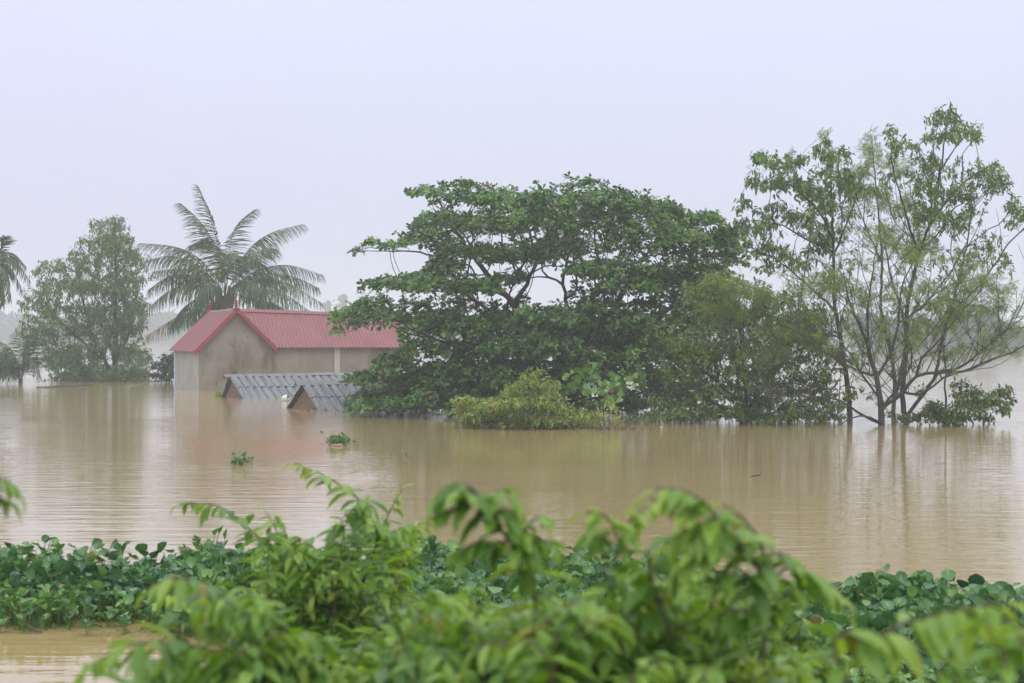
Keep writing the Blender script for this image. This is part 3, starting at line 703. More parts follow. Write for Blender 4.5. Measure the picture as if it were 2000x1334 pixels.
# left conical tree
veg('leafy_tree', 'tall cone shaped tree with small drooping leaves, left of the coconut palm', 'tree', 215, 133,
    [(0.22,0.05,[(222,742,0),(225,640,0),(226,520,0),(224,430,0)]), (0.14,0.04,[(222,735,0),(190,680,-0.5),(165,600,-0.5),(150,530,-0.5)]),
     (0.1,0.03,[(224,700,0),(255,640,0.5),(265,570,0.5)]), (0.1,0.03,[(200,700,0),(130,640,-1),(85,590,-1)])],
    [(222,428,22,12),(205,445,32,14),(238,450,22,14),(200,470,48,18),(240,478,35,18),(185,500,60,20),(245,510,35,20),(150,520,55,20),(215,535,55,22),(100,515,30,9,0.7),(70,530,22,8,0.6),
     (130,550,60,22),(195,565,60,24),(250,560,38,24),(90,570,45,20),(150,595,60,24),(220,600,60,26),(265,595,28,22),(75,605,40,18),(120,630,55,24),(190,635,60,26),(250,635,42,26),
     (70,640,34,18),(110,670,50,22),(180,675,60,26),(245,672,45,26),(60,668,20,12,0.6),(120,705,42,20),(190,712,60,24),(255,706,38,22),(130,732,34,10,1.6),(105,690,30,18),(150,700,50,22),(230,735,50,12,1.8),(170,738,50,8,1.8),(285,690,16,20,0.8),(280,725,18,12),(200,735,60,10),(262,732,30,10),(160,728,50,12)],
    21, 4.2, 170, 150, 2.0, 3, 12, T_LAN, M['willowy'], M['bark'], 9, 0.22, droop=1.1, back=0.8, spread=0.5, tip=0.006, step=0.35, k=0.25,
    holes=((215,690,8,14),(165,690,7,12),(240,735,6,8),(120,718,9,7),(135,745,14,7),(232,655,5,8)))

veg('dark_bush', 'dark rounded bush in the water against the left end of the house', 'bush', 325, 128, [(0.05,0.02,[(325,742,0),(325,715,0)])],
    [(325,700,18,10),(338,690,10,8),(310,715,18,10),(335,720,16,12),(305,732,18,8),(328,735,20,8),(345,705,14,14),(350,725,14,14)], 22, 1.3, 322, 45, 1.6, 3, 9, T_LAN, M['darkbush'], M['bark'], 7, 0.22, wscale=1.3, wood='stem', fol='foliage')

# olive bush in front of the big tree
veg('olive_bush', 'yellow green leafy bush leaning in the water in front of the big tree', 'bush', 1040, 64.5,
    [(0.05,0.02,[(1060,832,0),(1040,800,0),(1030,760,0)]), (0.03,0.015,[(1060,830,0),(990,815,0),(930,800,-0.3)]), (0.03,0.012,[(1060,830,0),(1090,800,0),(1110,780,0)])],
    [(895,795,18,7,0.9),(905,812,22,8),(940,798,24,8),(1000,762,20,8,0.7),(1125,800,24,9),(1150,818,26,7),(1120,828,30,5),(950,828,30,4),(1040,740,22,12),(1020,755,20,10),(1065,765,30,14),(1000,778,36,14),(1050,785,40,16),(1095,790,26,14),(960,785,30,12),(915,793,26,10),(900,800,16,8,0.8),(935,812,34,12),(985,808,40,16),(1045,812,40,16),
     (1100,815,28,12),(1080,825,40,8),(915,820,24,5),(1000,828,40,6)], 31, 1.4, 1010, 125, 1.8, 3, 10, T_LAN, M['olive'], M['stem'], 6, 0.19, jit=0.8, shoots=(40, 0.7, 0.8), droop=0.35, back=0.25, spread=0.65, step=0.16, wood='stem', fol='foliage', tip=0.004)
veg('yellow_shrub', 'thin yellowing shrub with dry leaves, right of the olive bush at the water edge', 'shrub', 1175, 63.8,
    [(0.03,0.012,[(1180,830,0),(1178,800,0),(1185,775,0)])],
    [(1190,775,12,8,0.7),(1165,800,20,9),(1200,795,16,10,0.8),(1175,815,26,8),(1205,820,16,7),(1150,820,14,6)], 32, 0.7, 1180, 50, 1.2, 2, 10, T_LAN, M['olive'], M['stem'], 5, 0.15, droop=0.2, step=0.15, wood='stem', fol='foliage', tip=0.004, base_v=0.75)

# thicket between the big tree and the right trees
veg('tangled_bush', 'wide tangled green thicket between the big tree and the thin trunks at the right', 'bush', 1460, 69.0,
    [(0.09,0.03,[(1460,815,0),(1455,720,0),(1440,620,0),(1430,550,0)]), (0.06,0.02,[(1460,800,0),(1520,720,0),(1560,630,0)]), (0.05,0.02,[(1458,790,0),(1380,730,-0.5),(1330,690,-0.5)]),
     (0.05,0.02,[(1460,810,0),(1400,790,-1),(1340,775,-1)]), (0.05,0.02,[(1460,810,0),(1560,790,-0.5),(1620,740,-0.5)])],
    [(1410,560,42,20),(1360,590,40,20),(1450,595,45,20),(1500,585,34,16),(1400,625,50,24),(1470,630,50,24),(1535,620,38,20),(1580,610,24,12),(1350,660,45,22),(1420,670,55,24),(1490,675,50,24),(1560,660,50,22),(1600,640,22,18),
     (1330,690,38,22),(1390,710,50,24),(1460,720,55,24),(1530,710,50,24),(1595,700,36,24),(1335,735,40,20),(1400,755,50,22),(1470,765,50,22),(1540,755,50,22),(1605,750,32,24),
     (1320,812,50,11,1.6),(1245,812,34,10,1.3,0.5),(1240,800,40,12,1.5,3),(1420,812,60,11,1.7),(1500,812,60,11,1.7),(1580,810,50,11,1.5),(1630,812,26,9,1.2),(1280,780,40,20,1.4,3),(1230,770,34,20,1.3,4),(1340,790,50,18,1.4,2),(1450,790,60,20,1.3,2),(1550,785,60,20,1.3,2),(1390,540,24,14),(1475,560,24,12,0.8),(1545,585,26,12,0.7),(1615,615,20,12,0.6),(1635,700,20,18,0.8),(1655,770,18,16,0.7),(1290,720,16,14,0.6),(1282,800,22,12,0.9),(1260,825,20,5),(1300,822,30,6),(1300,770,22,14,0.8),(1350,785,40,16),(1420,800,50,14),(1490,800,50,14),(1560,795,45,14),(1620,790,30,14),(1380,818,34,7,0.7),(1440,822,40,6,0.7),(1310,800,20,10,0.6),(1520,822,40,6,0.6)],
    41, 2.6, 1460, 190, 1.7, 3, 12, T_LAN, M['bushleaf'], M['bark'], 6, 0.17, droop=0.35, back=0.3, spread=0.7, tip=0.004, wood='stem', fol='foliage', wscale=1.2, dome=0.4, fat=1.5, jit=0.7, base_v=0.68, shoots=(130, 1.7, 0.8),
    holes=((1412,706,16,8),(1330,752,9,8),(1395,655,5,9),(1350,762,7,5),(1600,765,8,7),(1440,745,6,5)))
veg('feathery_shrub', 'olive feathery shrub spilling over the top of the tangled thicket', 'shrub', 1500, 66.2,
    [(0.03,0.012,[(1520,822,0),(1480,720,0),(1430,620,0)]), (0.02,0.01,[(1480,720,0),(1540,660,0)])],
    [(1450,560,36,12),(1485,575,34,12),(1420,585,26,12),(1430,610,30,10),(1400,555,30,12),(1380,600,26,12,0.7),(1590,625,26,12,0.7),(1610,680,24,12,0.6),(1470,690,30,12,0.5),(1550,645,36,12),(1500,640,26,10),(1580,660,20,10),(1520,690,40,12,0.6)], 42, 1.0, 1480, 120, 2.0, 2, 12, T_FEA, M['feather'], M['stem'], 6, 0.28, droop=0.35, back=0.2, wood='stem', fol='foliage', tip=0.004, base_v=0.25)

# --- right trees
veg('slender_tree', 'slender tree with one leaning dark trunk and drooping leaves, first trunk right of the thicket', 'tree', 1657, 70.0,
    [(0.11,0.025,[(1660,820,0),(1655,750,0),(1642,660,0),(1630,590,0),(1628,500,0),(1626,420,0),(1622,330,0)]),
     (0.05,0.02,[(1628,475,0),(1600,415,-0.5),(1560,375,-0.8),(1520,345,-1)]), (0.045,0.015,[(1628,490,0),(1580,470,0.8),(1530,440,1),(1470,430,1)]), (0.045,0.015,[(1632,600,0),(1580,560,-0.5),(1520,510,-0.8),(1460,480,-0.8)]),
     (0.045,0.015,[(1630,500,0),(1660,420,0.5),(1680,360,0.5)]), (0.03,0.012,[(1640,660,0),(1600,650,-1),(1575,640,-1)]),(0.035,0.012,[(1655,720,0),(1620,690,0.8),(1570,660,1.2)])],
    [(1478,300,18,12),(1510,315,34,16),(1555,310,22,14),(1470,345,18,14),(1500,350,30,12),(1452,392,18,9),(1470,405,16,9,0.7),(1500,400,30,12,0.6),(1440,430,18,9),(1475,445,36,13,0.8),(1540,345,36,18),(1612,272,15,12),(1640,298,30,16),(1615,315,30,16),
     (1590,355,40,20),(1640,345,36,20),(1560,425,44,16,0.9),(1520,475,36,12,0.8),(1620,400,36,20,0.8),(1600,470,34,18,0.5),(1500,520,34,12,0.5),(1660,370,30,22),(1560,510,40,18,0.4),(1590,440,30,16,0.6),(1480,480,24,10,0.7)],
    51, 1.9, 1560, 150, 1.15, 2, 11, T_LAN, M['lance'], M['bark'], 8, 0.22, droop=0.75, back=0.4, spread=0.5, tip=0.005, wscale=1.05, k=0.15, rmax=0.03, fat=1.6, dome=0.4, wob=0.015, shoots=(100, 1.8, 0.6))
veg('tall_tree', 'tallest leafy tree at the right with crown tip highest in the photo', 'tree', 1775, 69.0,
    [(0.105,0.02,[(1772,828,0),(1762,770,0),(1770,690,0),(1772,600,0),(1795,500,0),(1822,420,0),(1840,320,0),(1850,225,0)]),
     (0.075,0.02,[(1775,815,0),(1788,790,0.3),(1825,740,0.5),(1838,680,0.8),(1855,620,1),(1920,550,1),(1975,470,1),(2010,440,1)]),
     (0.05,0.015,[(1822,440,0),(1860,380,0.4),(1905,340,0.5),(1945,320,0.5)]), (0.05,0.015,[(1795,500,0),(1770,420,-0.5),(1745,330,-0.5),(1740,265,-0.5)]), (0.04,0.012,[(1840,650,0.8),(1870,560,0.4),(1890,470,0.2),(1900,400,0.2)]),
     (0.035,0.012,[(1840,340,0),(1865,290,0),(1890,260,0)])],
    [(1850,212,16,14),(1862,228,24,12),(1835,232,20,12),(1890,250,32,12),(1905,258,22,11),(1820,262,24,12),(1860,262,30,14),(1742,262,14,18),(1750,290,20,16),(1785,278,26,10,0.7),(1805,300,30,12,0.7),(1835,320,40,16,0.8),
     (1915,330,28,14,0.9),(1945,325,26,12,0.9),(1925,355,38,14,0.9),(1960,350,16,14,0.9),(1820,365,40,18),(1860,380,40,18,0.8),(1850,410,44,20,0.9),(1890,400,30,20,0.6),(1800,340,30,16,0.7),(1985,395,18,14),(2000,420,20,20),(1965,430,22,12,0.6),
     (1870,440,36,16,0.7),(1810,420,30,18,0.7),(1940,480,30,14,0.35),(1880,500,40,20,0.3),(1975,520,20,14,0.2),(1740,340,24,14,0.6),(1720,370,24,14,0.6)],
    52, 1.9, 1860, 150, 1.15, 2, 11, T_LAN, M['lance'], M['bark'], 8, 0.20, droop=0.6, back=0.35, spread=0.55, tip=0.005, k=0.15, rmax=0.03, fat=1.6, dome=0.4, wob=0.015, shoots=(100, 1.8, 0.6))
veg('thin_tree', 'thin pale stemmed tree with feathery light green top, between the slender and the tallest tree', 'tree', 1745, 73.5,
    [(0.09,0.02,[(1745,805,0),(1748,740,0),(1738,680,0),(1722,610,0),(1722,500,0),(1715,400,0),(1705,300,0)]), (0.07,0.02,[(1746,795,0),(1765,700,0.3),(1768,640,0.3),(1740,540,0.3),(1725,440,0)]), (0.04,0.015,[(1725,520,0),(1690,440,0.5),(1670,390,0.5)])],
    [(1698,262,14,12,0.8),(1700,290,24,16,0.9),(1720,315,34,16,0.9),(1680,335,30,16,0.8),(1760,330,34,16,0.6),(1705,370,40,20,0.8),(1750,385,36,18,0.7),(1670,410,30,18,0.6),(1780,400,34,20,0.6),(1730,440,44,18,0.5),(1790,450,40,16,0.6),(1650,450,30,14,0.5),
     (1605,262,10,12,0.25),(1545,300,8,16,0.2),(1770,490,50,18,0.5),(1680,500,34,14,0.3)],
    53, 1.6, 1720, 120, 1.3, 2, 11, T_FEA, M['feather'], M['barkgrey'], 5, 0.27, droop=0.3, back=0.35, tip=0.004, k=0.15, rmax=0.028, fat=1.5, dome=0.3, wob=0.015, shoots=(60, 2.0, 0.5), base_v=0.35)
veg('spreading_tree', 'low dark forked trunk with fanning bare branches and feathery leaves, nearest tree at the right', 'tree', 1722, 66.5,
    [(0.125,0.014,[(1722,828,0),(1721,800,0),(1716,760,0),(1712,735,0),(1698,690,0),(1690,660,0),(1660,590,0),(1648,530,0)]),
     (0.075,0.02,[(1722,805,0),(1765,765,-0.3),(1790,735,-0.5),(1830,728,-0.8),(1880,726,-1),(1930,705,-1),(1975,690,-1),(2010,670,-1)]),
     (0.05,0.015,[(1790,735,-0.5),(1800,700,-0.5),(1830,670,-0.3),(1870,620,0),(1920,560,0)]), (0.05,0.014,[(1830,728,-0.8),(1880,715,0),(1930,675,0.5),(1980,630,1)]),
     (0.06,0.018,[(1714,735,0),(1740,690,0.4),(1755,630,0.6),(1762,560,0.8),(1790,500,0.8)]), (0.05,0.014,[(1698,690,0),(1695,620,-0.5),(1700,560,-0.6),(1712,480,-0.6)]),
     (0.045,0.014,[(1712,745,0),(1680,725,-0.8),(1630,700,-1.2),(1590,675,-1.4),(1560,650,-1.4)]), (0.05,0.02,[(1722,822,0),(1680,808,-0.8),(1640,782,-1.4),(1580,775,-1.8),(1500,775,-2)]),
     (0.04,0.02,[(1722,826,0),(1700,815,-0.8),(1680,812,-1),(1655,820,-1.2),(1640,830,-1.3)]), (0.05,0.014,[(1768,760,-0.3),(1800,770,-1),(1840,740,-1.4),(1900,700,-1.5),(1960,650,-1.6)]),
     (0.04,0.012,[(1755,630,0.6),(1800,600,0.5),(1850,540,0),(1890,470,0)]), (0.04,0.014,[(1716,770,0),(1690,740,0.6),(1660,690,1),(1610,620,1.4)]), (0.05,0.015,[(1730,800,0),(1780,710,0.5),(1775,640,0.8),(1810,560,1)]),
     (0.03,0.01,[(1640,782,-1.4),(1635,810,-1.5),(1628,830,-1.6)]), (0.028,0.01,[(1580,775,-1.8),(1600,800,-1.8),(1590,830,-1.8)])],
    [(1770,485,50,18,0.9),(1590,560,46,20,0.8),(1640,540,30,16,0.6),(1720,455,34,16,0.6),(1850,585,50,20,0.7),(1900,555,50,24,0.7),(1955,600,34,16,0.6),(1690,580,26,16,0.6),(1718,650,14,18,0.5),(1810,555,44,18,0.6),(1940,625,36,12,0.5),(1975,640,26,10,0.5),
     (1830,640,40,16,0.5),(1930,660,40,14,0.5),(1900,600,40,18,0.6),(1960,560,30,16,0.5),(1870,690,36,12,0.4),(1780,670,30,14,0.4),(1740,600,26,16,0.4),(1660,560,30,16,0.5),(1540,590,36,14,0.5),(1560,640,30,14,0.4),(1880,640,30,12,0.4),(1800,620,30,14,0.3),(1760,560,30,16,0.4),(1980,680,20,10,0.3),(1660,620,24,14,0.3),(1900,500,40,20,0.3),(1840,480,30,16,0.4)],
    54, 2.2, 1770, 240, 1.6, 2, 11, T_FEA, M['feather'], M['bark'], 5, 0.27, droop=0.35, back=0.4, tip=0.0045, k=0.12, rmax=0.028, fat=1.6, dome=0.3, wob=0.015, shoots=(190, 2.6, 0.4), base_v=0.3)
veg('water_shrub', 'low leafy shrub with glossy leaves at the water, right of the forked trunk', 'shrub', 1850, 66.8,
    [(0.05,0.012,[(1848,826,0),(1847,770,0),(1845,700,0),(1850,640,0)]), (0.03,0.01,[(1850,822,0),(1900,790,0),(1950,765,0),(1975,755,0)]), (0.025,0.01,[(1850,826,0),(1890,815,0.5),(1930,800,0.5)])],
    [(1815,790,16,12,0.8),(1825,808,26,10),(1860,812,34,10),(1900,800,34,12),(1940,785,26,12),(1955,765,20,9,0.8),(1975,780,14,8,0.7),(1890,775,30,12,0.8),(1920,770,24,10,0.7),(1840,795,26,10),(1780,815,20,7),(1965,800,14,10,0.7),(1930,815,26,6,0.7),(1850,822,50,5,1),(1800,760,12,10,0.5),(1880,750,30,12,0.25),(1850,690,14,14,0.3)],
    55, 1.1, 1880, 110, 2.6, 2, 10, T_LAN, M['bushleaf'], M['bark'], 6, 0.17, droop=0.3, back=0.25, step=0.18, tip=0.004, wood='stem', fol='foliage', wscale=1.25)
veg('water_shrub', 'small green shrub right under the two forks of the dark trunk', 'shrub', 1745, 69.5,
    [(0.03,0.01,[(1750,822,0),(1745,800,0)])], [(1740,805,24,10),(1765,815,24,8),(1720,790,14,12,0.6),(1700,770,16,14,0.5),(1745,822,30,5)], 56, 0.9, 1745, 50, 1.0, 2, 10, T_LAN, M['bushleaf'], M['bark'], 5, 0.16, droop=0.3, step=0.18, tip=0.004, wood='stem', fol='foliage')
# small tuft in front of the house corner
veg('floating_tuft', 'small bright green tuft at the water line between the house and the long shed roof', 'plant', 428, 98.0,
    [(0.015,0.008,[(428,775,0),(428,768,0)])], [(427,769,9,5),(432,772,7,4),(420,773,6,4)], 57, 0.3, 427, 15, 2.5, 2, 6, T_LAN, M['olive'], M['stem'], 6, 0.16, droop=0.1, step=0.1, tip=0.004, wood='stem', fol='foliage')
veg('floating_tuft', 'small low clump of floating leaves right of the yellowing shrub', 'plant', 1262, 66.5,
    [(0.015,0.008,[(1262,824,0),(1262,820,0)])], [(1250,820,14,4),(1275,818,16,4),(1290,815,14,4),(1235,826,12,3)], 58, 0.5, 1262, 40, 1.2, 2, 8, T_LAN, M['bushleaf'], M['stem'], 5, 0.12, droop=0.1, step=0.1, tip=0.003, wood='stem', fol='foliage')

# ================================================================ PALMS
def catmull(path, m):
    path = [np.asarray(p, float) for p in path]; out = []
    n = len(path)
    for i in range(n-1):
        a, b_ = path[i], path[i+1]; pa = path[max(i-1, 0)]; pb = path[min(i+2, n-1)]
        for j in range(m):
            t = j/m; out.append(0.5*((2*a)+(-pa+b_)*t+(2*pa-5*a+4*b_-pb)*t*t+(-pa+3*a-3*b_+pb)*t**3))
    out.append(path[-1]); return np.array(out)
def frond(name, e, origin, pts, rng, ll=0.85, nper=46, droop=0.5, brown=0.0, mat=None, wsc=1.0, rr=0.03, fwd=0.75, base_v=0.5):
    c = catmull(pts, 10); n = len(c); t = np.gradient(c, axis=0); t = unit(t)
    g = MB(); g.tube([tuple(p-origin) for p in c], [rr*(1-0.85*i/(n-1)) for i in range(n)], 5, False)
    rb = g.build(name, M['rachis'], e, True)
    L = Leaves(); side = unit(np.cross(t, np.array((0, 0, 1.0)))); upv = np.cross(side, t)
    for s_ in (-1, 1):
        f = np.linspace(0.16, 0.995, nper)+rng.normal(0, 0.004, nper); idx = np.clip(f, 0, 1)*(n-1); i0 = np.floor(idx).astype(int).clip(0, n-2); w_ = (idx-i0)[:, None]
        o = c[i0]*(1-w_)+c[i0+1]*w_; tt = t[i0]; sd_ = side[i0]; uu = upv[i0]
        size = ll*(0.45+0.75*np.sin(np.pi*np.clip(f*0.85+0.12, 0, 1)))*rng.uniform(0.85, 1.1, nper)
        d = sd_*s_*rng.uniform(0.55, 0.95, (nper, 1)) + tt*fwd*(0.6+0.7*f[:, None]) + uu*0.1 + np.array((0, 0, -1.0))*droop*rng.uniform(0.7, 1.3, (nper, 1))
        v = rvar(rng, nper, base_v, 0.2)
        v[:, 1] = np.where((f > 1-brown) | (rng.random(nper) < 0.02), 1.0, 0.3); v[:, 2] = rng.random(nper)*0.4
        L.add(o, d, uu+np.array((0, 0, 0.5))+rng.normal(0, 0.2, (nper, 3)), size, v)
    L.build('leaflets', T_STR, mat or M['palm'], rb, wsc)
    lf = rb.children[0]
    # leaflets were built in world space: shift into the thing's frame
    me = lf.data; co = np.zeros(len(me.vertices)*3, np.float32); me.vertices.foreach_get('co', co); co = co.reshape(-1, 3)-np.asarray(origin, np.float32); me.vertices.foreach_set('co', co.ravel())
    return rb
def palm():
    rng = np.random.default_rng(61); Y0 = 121.0; base = P(440, 655, Y0); base[2] = 0
    e = empty('coconut_palm', tuple(base), 'tall coconut palm with wide arching fronds rising behind the red roof', 'palm')
    g = MB(); tp = catmull([base+np.array((0,0,-0.5)), P(436,690,Y0), P(436,640,Y0), P(440,600,Y0), P(441,578,Y0)], 6)
    g.tube([tuple(p-base) for p in tp], [0.26]*10+[0.28, 0.32]+[0.36+0.02*i for i in range(max(0, len(tp)-12))], 12); g.build('trunk', M['palmbark'], e, True)
    g = MB()   # woody leaf bases
    for i in range(12):
        a = i*2.4; c = P(441,583,Y0)-base
        g.tube([tuple(c+np.array((0.25*math.cos(a), 0.25*math.sin(a), -0.5))), tuple(c+np.array((0.42*math.cos(a), 0.42*math.sin(a), 0.1))), tuple(c+np.array((0.62*math.cos(a), 0.62*math.sin(a), 0.75)))], [0.1, 0.09, 0.05], 6)
    g.build('leaf_base', M['palmbark'], e, True)
    fr = [([(440,565,0),(425,480,-.3),(408,415,-.6),(388,366,-.8)],.45,0), ([(436,565,0),(418,490,-.8),(392,435,-1.4),(354,398,-1.8)],.5,0), ([(442,565,0),(448,490,.5),(463,440,.8),(496,410,1)],.45,0),
      ([(446,566,0),(482,492,.3),(530,455,.4),(592,438,.5)],.7,0), ([(446,566,0),(478,515,-.8),(510,488,-1.6),(540,486,-2.2)],.7,0), ([(434,566,0),(395,510,.5),(345,483,.8),(274,475,1)],.5,0),
      ([(434,566,0),(390,520,-1),(335,500,-1.6),(284,510,-2)],.7,0), ([(446,568,0),(498,530,.6),(560,518,1),(630,537,1.4)],.9,0), ([(447,570,0),(505,545,-.8),(560,552,-1.4),(630,593,-2)],1.0,0),
      ([(446,572,0),(495,562,-1.6),(550,572,-2.4),(606,608,-3)],1.1,0), ([(434,568,0),(385,540,1.4),(335,538,2),(290,566,2.4)],.9,0), ([(434,572,0),(385,556,-.8),(335,565,-1.3),(288,603,-1.6)],1.0,0),
      ([(434,578,0),(395,600,-.8),(345,620,-1.2),(286,656,-1.5)],1.1,.25), ([(436,570,0),(412,555,-1.6),(388,575,-2.4),(374,628,-2.8)],1.0,0), ([(447,568,0),(505,535,2),(570,540,2.8),(622,562,3.4)],.9,0),
      ([(444,568,0),(475,548,-2),(505,560,-3.2),(520,600,-4)],.9,0), ([(434,568,0),(395,530,2.2),(350,525,3.2),(300,530,4)],.8,0), ([(440,565,0),(452,520,1.8),(480,500,3),(520,520,4.2)],.7,0),
      ([(436,568,0),(400,575,1),(360,600,1.4),(330,640,1.6)],.9,0), ([(442,565,0),(430,500,1.8),(405,470,3),(370,480,4)],.5,0), ([(442,566,0),(448,520,-1.6),(452,495,-2.6),(462,500,-3.6)],.5,0), ([(436,570,0),(420,590,1),(400,610,1.6),(385,650,1.8)],.9,.1),
      ([(446,572,0),(500,585,1.2),(540,595,1.8),(580,625,2.2)],.9,0)]
    for i, (p, dp, br) in enumerate(fr):
        frond('frond', e, base, [P(a, b, Y0+c) for a, b, c in p], rng, 1.1, 66, dp, br, base_v=0.35+0.3*rng.random(), wsc=0.9)
    g = MB()
    for i in range(9):
        c = P(425+rng.uniform(-10, 10), 535+rng.uniform(-8, 8), Y0-0.6)-base; r = 0.1
        g.lathe([(0, -r), (r*.7, -r*.7), (r, 0), (r*.7, r*.8), (0, r*1.1)], tuple(c), 8)
    g.build('green_coconuts', M['petiole'], e, True)
    g = MB()
    for i in range(14):
        a = rng.uniform(-0.5, 0.5); c = P(432+rng.uniform(-6, 6), 552, Y0-0.4)-base
        g.tube([tuple(c), tuple(c+np.array((a*0.8-0.2, -0.3, 0.5+rng.uniform(0, 0.3)))), tuple(c+np.array((a*1.3-0.3, -0.5, 0.55+rng.uniform(0, 0.3))))], [0.02, 0.02, 0.01], 4)
    g.build('flower_stalk', M['rachis'], e)
palm()
def palm2():
    rng = np.random.default_rng(62); Y0 = 118.0; base = P(-28, 655, Y0); base[2] = 0
    e = empty('areca_palm', tuple(base), 'palm cut off by the left edge, only its drooping right fronds showing', 'palm')
    g = MB(); g.tube([(0,0,-0.5),(0.1,0,3),(0.2,0,6.2)], [0.13,0.11,0.1], 10); g.build('trunk', M['palmbark'], e, True)
    for p, dp in (([(-22,545,0),(-5,500,0),(5,480,0),(10,463,-.3)],.2), ([(-22,545,0),(5,505,-.4),(30,510,-.6),(58,548,-.8)],.6), ([(-22,545,0),(0,515,.4),(22,525,.6),(45,570,.9)],.7), ([(-22,545,0),(-5,520,-1),(10,535,-1.5),(20,585,-1.8)],.6),
                  ([(-22,545,0),(-50,500,0),(-75,510,0),(-100,550,0)],.6), ([(-22,545,0),(-35,490,0),(-45,460,0),(-60,440,0)],.3), ([(-22,545,0),(-6,525,1),(2,560,1.4),(5,595,1.6)],.6), ([(-22,545,0),(0,500,1),(25,495,1.6),(50,520,2)],.5), ([(-22,545,0),(-40,520,-1),(-60,545,-1.4),(-70,590,-1.6)],.6)):
        frond('frond', e, base, [P(a, b, Y0+c) for a, b, c in p], rng, 0.75, 26, dp, 0, wsc=2.6, base_v=0.35)
palm2()
def palm3():
    rng = np.random.default_rng(63); Y0 = 124.0; base = P(40, 655, Y0); base[2] = 0
    e = empty('young_palm', tuple(base), 'short young palm growing out of the water at the left edge', 'palm')
    g = MB(); g.tube([(0,0,-0.4),(0,0,0.1),(0.03,0,0.35)], [0.16,0.13,0.08], 8); g.build('trunk', M['palmbark'], e, True)
    for p, dp, b in (([(40,745,0),(35,710,0),(20,680,0),(-5,664,0)],.9,0), ([(42,745,0),(46,705,0),(50,675,0),(58,652,0)],.35,0), ([(42,745,0),(50,715,-.6),(62,700,-1),(78,735,-1.2)],.3,0), ([(40,745,0),(28,715,.6),(10,700,1),(-15,705,1.2)],1.0,0),
                  ([(42,745,0),(52,700,.6),(62,670,1),(70,660,1.2)],.4,0), ([(40,745,0),(25,720,-.8),(5,715,-1.2),(-20,735,-1.6)],1.0,0), ([(40,745,0),(38,700,.8),(40,670,1.4),(36,650,2)],.4,0), ([(40,745,0),(30,700,-.5),(12,690,-1),(-8,690,-1.4)],1.0,0)):
        frond('frond', e, base, [P(a, b, Y0+c) for a, b, c in p], rng, 0.95, 50, dp, 0, base_v=0.25, rr=0.035)
palm3()

# ================================================================ FAR WOODS (one hazy mass) and the few far trees that stand out
def clump_mass(rng, blobs, size, n_per):
    L = Leaves()
    for (px, top, w_, Y, *r_) in blobs:
        zt = CH-(top-HY)/F*Y; s_ = Y/F; rx = w_*s_
        n = int(n_per*(w_/20)**1.2)
        rr = np.cbrt(rng.random(n)); a = rng.normal(0, 1, (n, 3)); a = unit(a)*rr[:, None]
        c = P(px, 655, Y)
        hf = rng.random(n)**0.9; a[:, :2] *= np.sqrt(np.clip(1.05-hf**2.5, 0.03, 1))[:, None]; o = np.stack([c[0]+a[:, 0]*rx*1.15, Y+a[:, 1]*rx, 0.2+hf*zt*0.97], 1)
        o[:, 0] += rng.normal(0, rx*0.05, n)
        d = rng.normal(0, 1, (n, 3)); nn = rng.normal(0, 1, (n, 3))+np.array((0, 0, 1))
        L.add(o, d, nn, size*rng.uniform(0.6, 1.4, n), rvar(rng, n))
    return L
rng = np.random.default_rng(71); blobs = []
prof = lambda x: 632 + 9*math.sin(x*0.013+1)+7*math.sin(x*0.041)+4*math.sin(x*0.11) - 26*math.exp(-((x-20)/70)**2) - 22*math.exp(-((x-660)/60)**2) - 14*math.exp(-((x-330)/30)**2) - 12*math.exp(-((x-1480)/120)**2)
x = -700
while x < 2700:
    for lay in range(3):
        blobs.append((x+rng.uniform(-8, 8), prof(x)+rng.uniform(-4, 6)+lay*3, rng.uniform(20, 34), 880+lay*30+rng.uniform(-6, 6)))
    x += rng.uniform(14, 22)
fw = clump_mass(rng, blobs, 2.6, 230).build('far_woods', T_SML, M['farleaf'], None, 1.6); tagp(fw, 'pale hazy line of trees along the far shore', 'woods', None, 'stuff')
# darker wooded spit behind the right trees
blobs = [(1840+i*17+rng.uniform(-5, 5), 640-12*math.sin(i*0.45)-rng.uniform(0, 8)-(14 if i < 7 else 0), rng.uniform(16, 24), 430+rng.uniform(-8, 8)) for i in range(-9, 10)]
fw = clump_mass(rng, blobs, 1.3, 300).build('wooded_spit', T_SML, M['farleaf'], None, 1.6); tagp(fw, 'darker hazy belt of trees behind the right hand trees', 'woods', None, 'stuff')
def far_tree(px, top, Y, w_, label, seed):
    rng = np.random.default_rng(seed); base = P(px, 655, Y); base[2] = 0; s_ = Y/F; zt = CH-(top-HY)/F*Y
    e = empty('far_tree', tuple(base), label, 'tree')
    g = MB(); g.tube([(0,0,0),(0.2,0,zt*0.5),(0,0,zt*0.92)], [0.35,0.25,0.08], 6); g.build('trunk', M['barkgrey'], e)
    L = Leaves()
    for i in range(9):
        z = zt*(0.55+0.45*i/8); wr = w_*s_*(0.55+0.5*math.sin(i*1.9+1))*(1.1-0.6*i/8); n = 90
        a = rng.normal(0, 1, (n, 3))*np.array((0.5, 0.5, 0.16)); o = a*wr+np.array((rng.normal(0, wr*0.3), 0, z))
        L.add(o, rng.normal(0, 1, (n, 3)), rng.normal(0, 1, (n, 3))+np.array((0, 0, 1)), 1.1*rng.uniform(0.6, 1.3, n), rvar(rng, n))
    L.build('crown', T_SML, M['farleaf'], e, 1.5)
far_tree(672, 578, 860, 20, 'faint lone tree poking above the haze over the right end of the red roof', 81)
far_tree(640, 592, 860, 16, 'faint low tree in the haze just right of the palm fronds', 82)
far_tree(1045, 598, 860, 20, 'faint far tree seen through the gap in the big tree crown', 83)

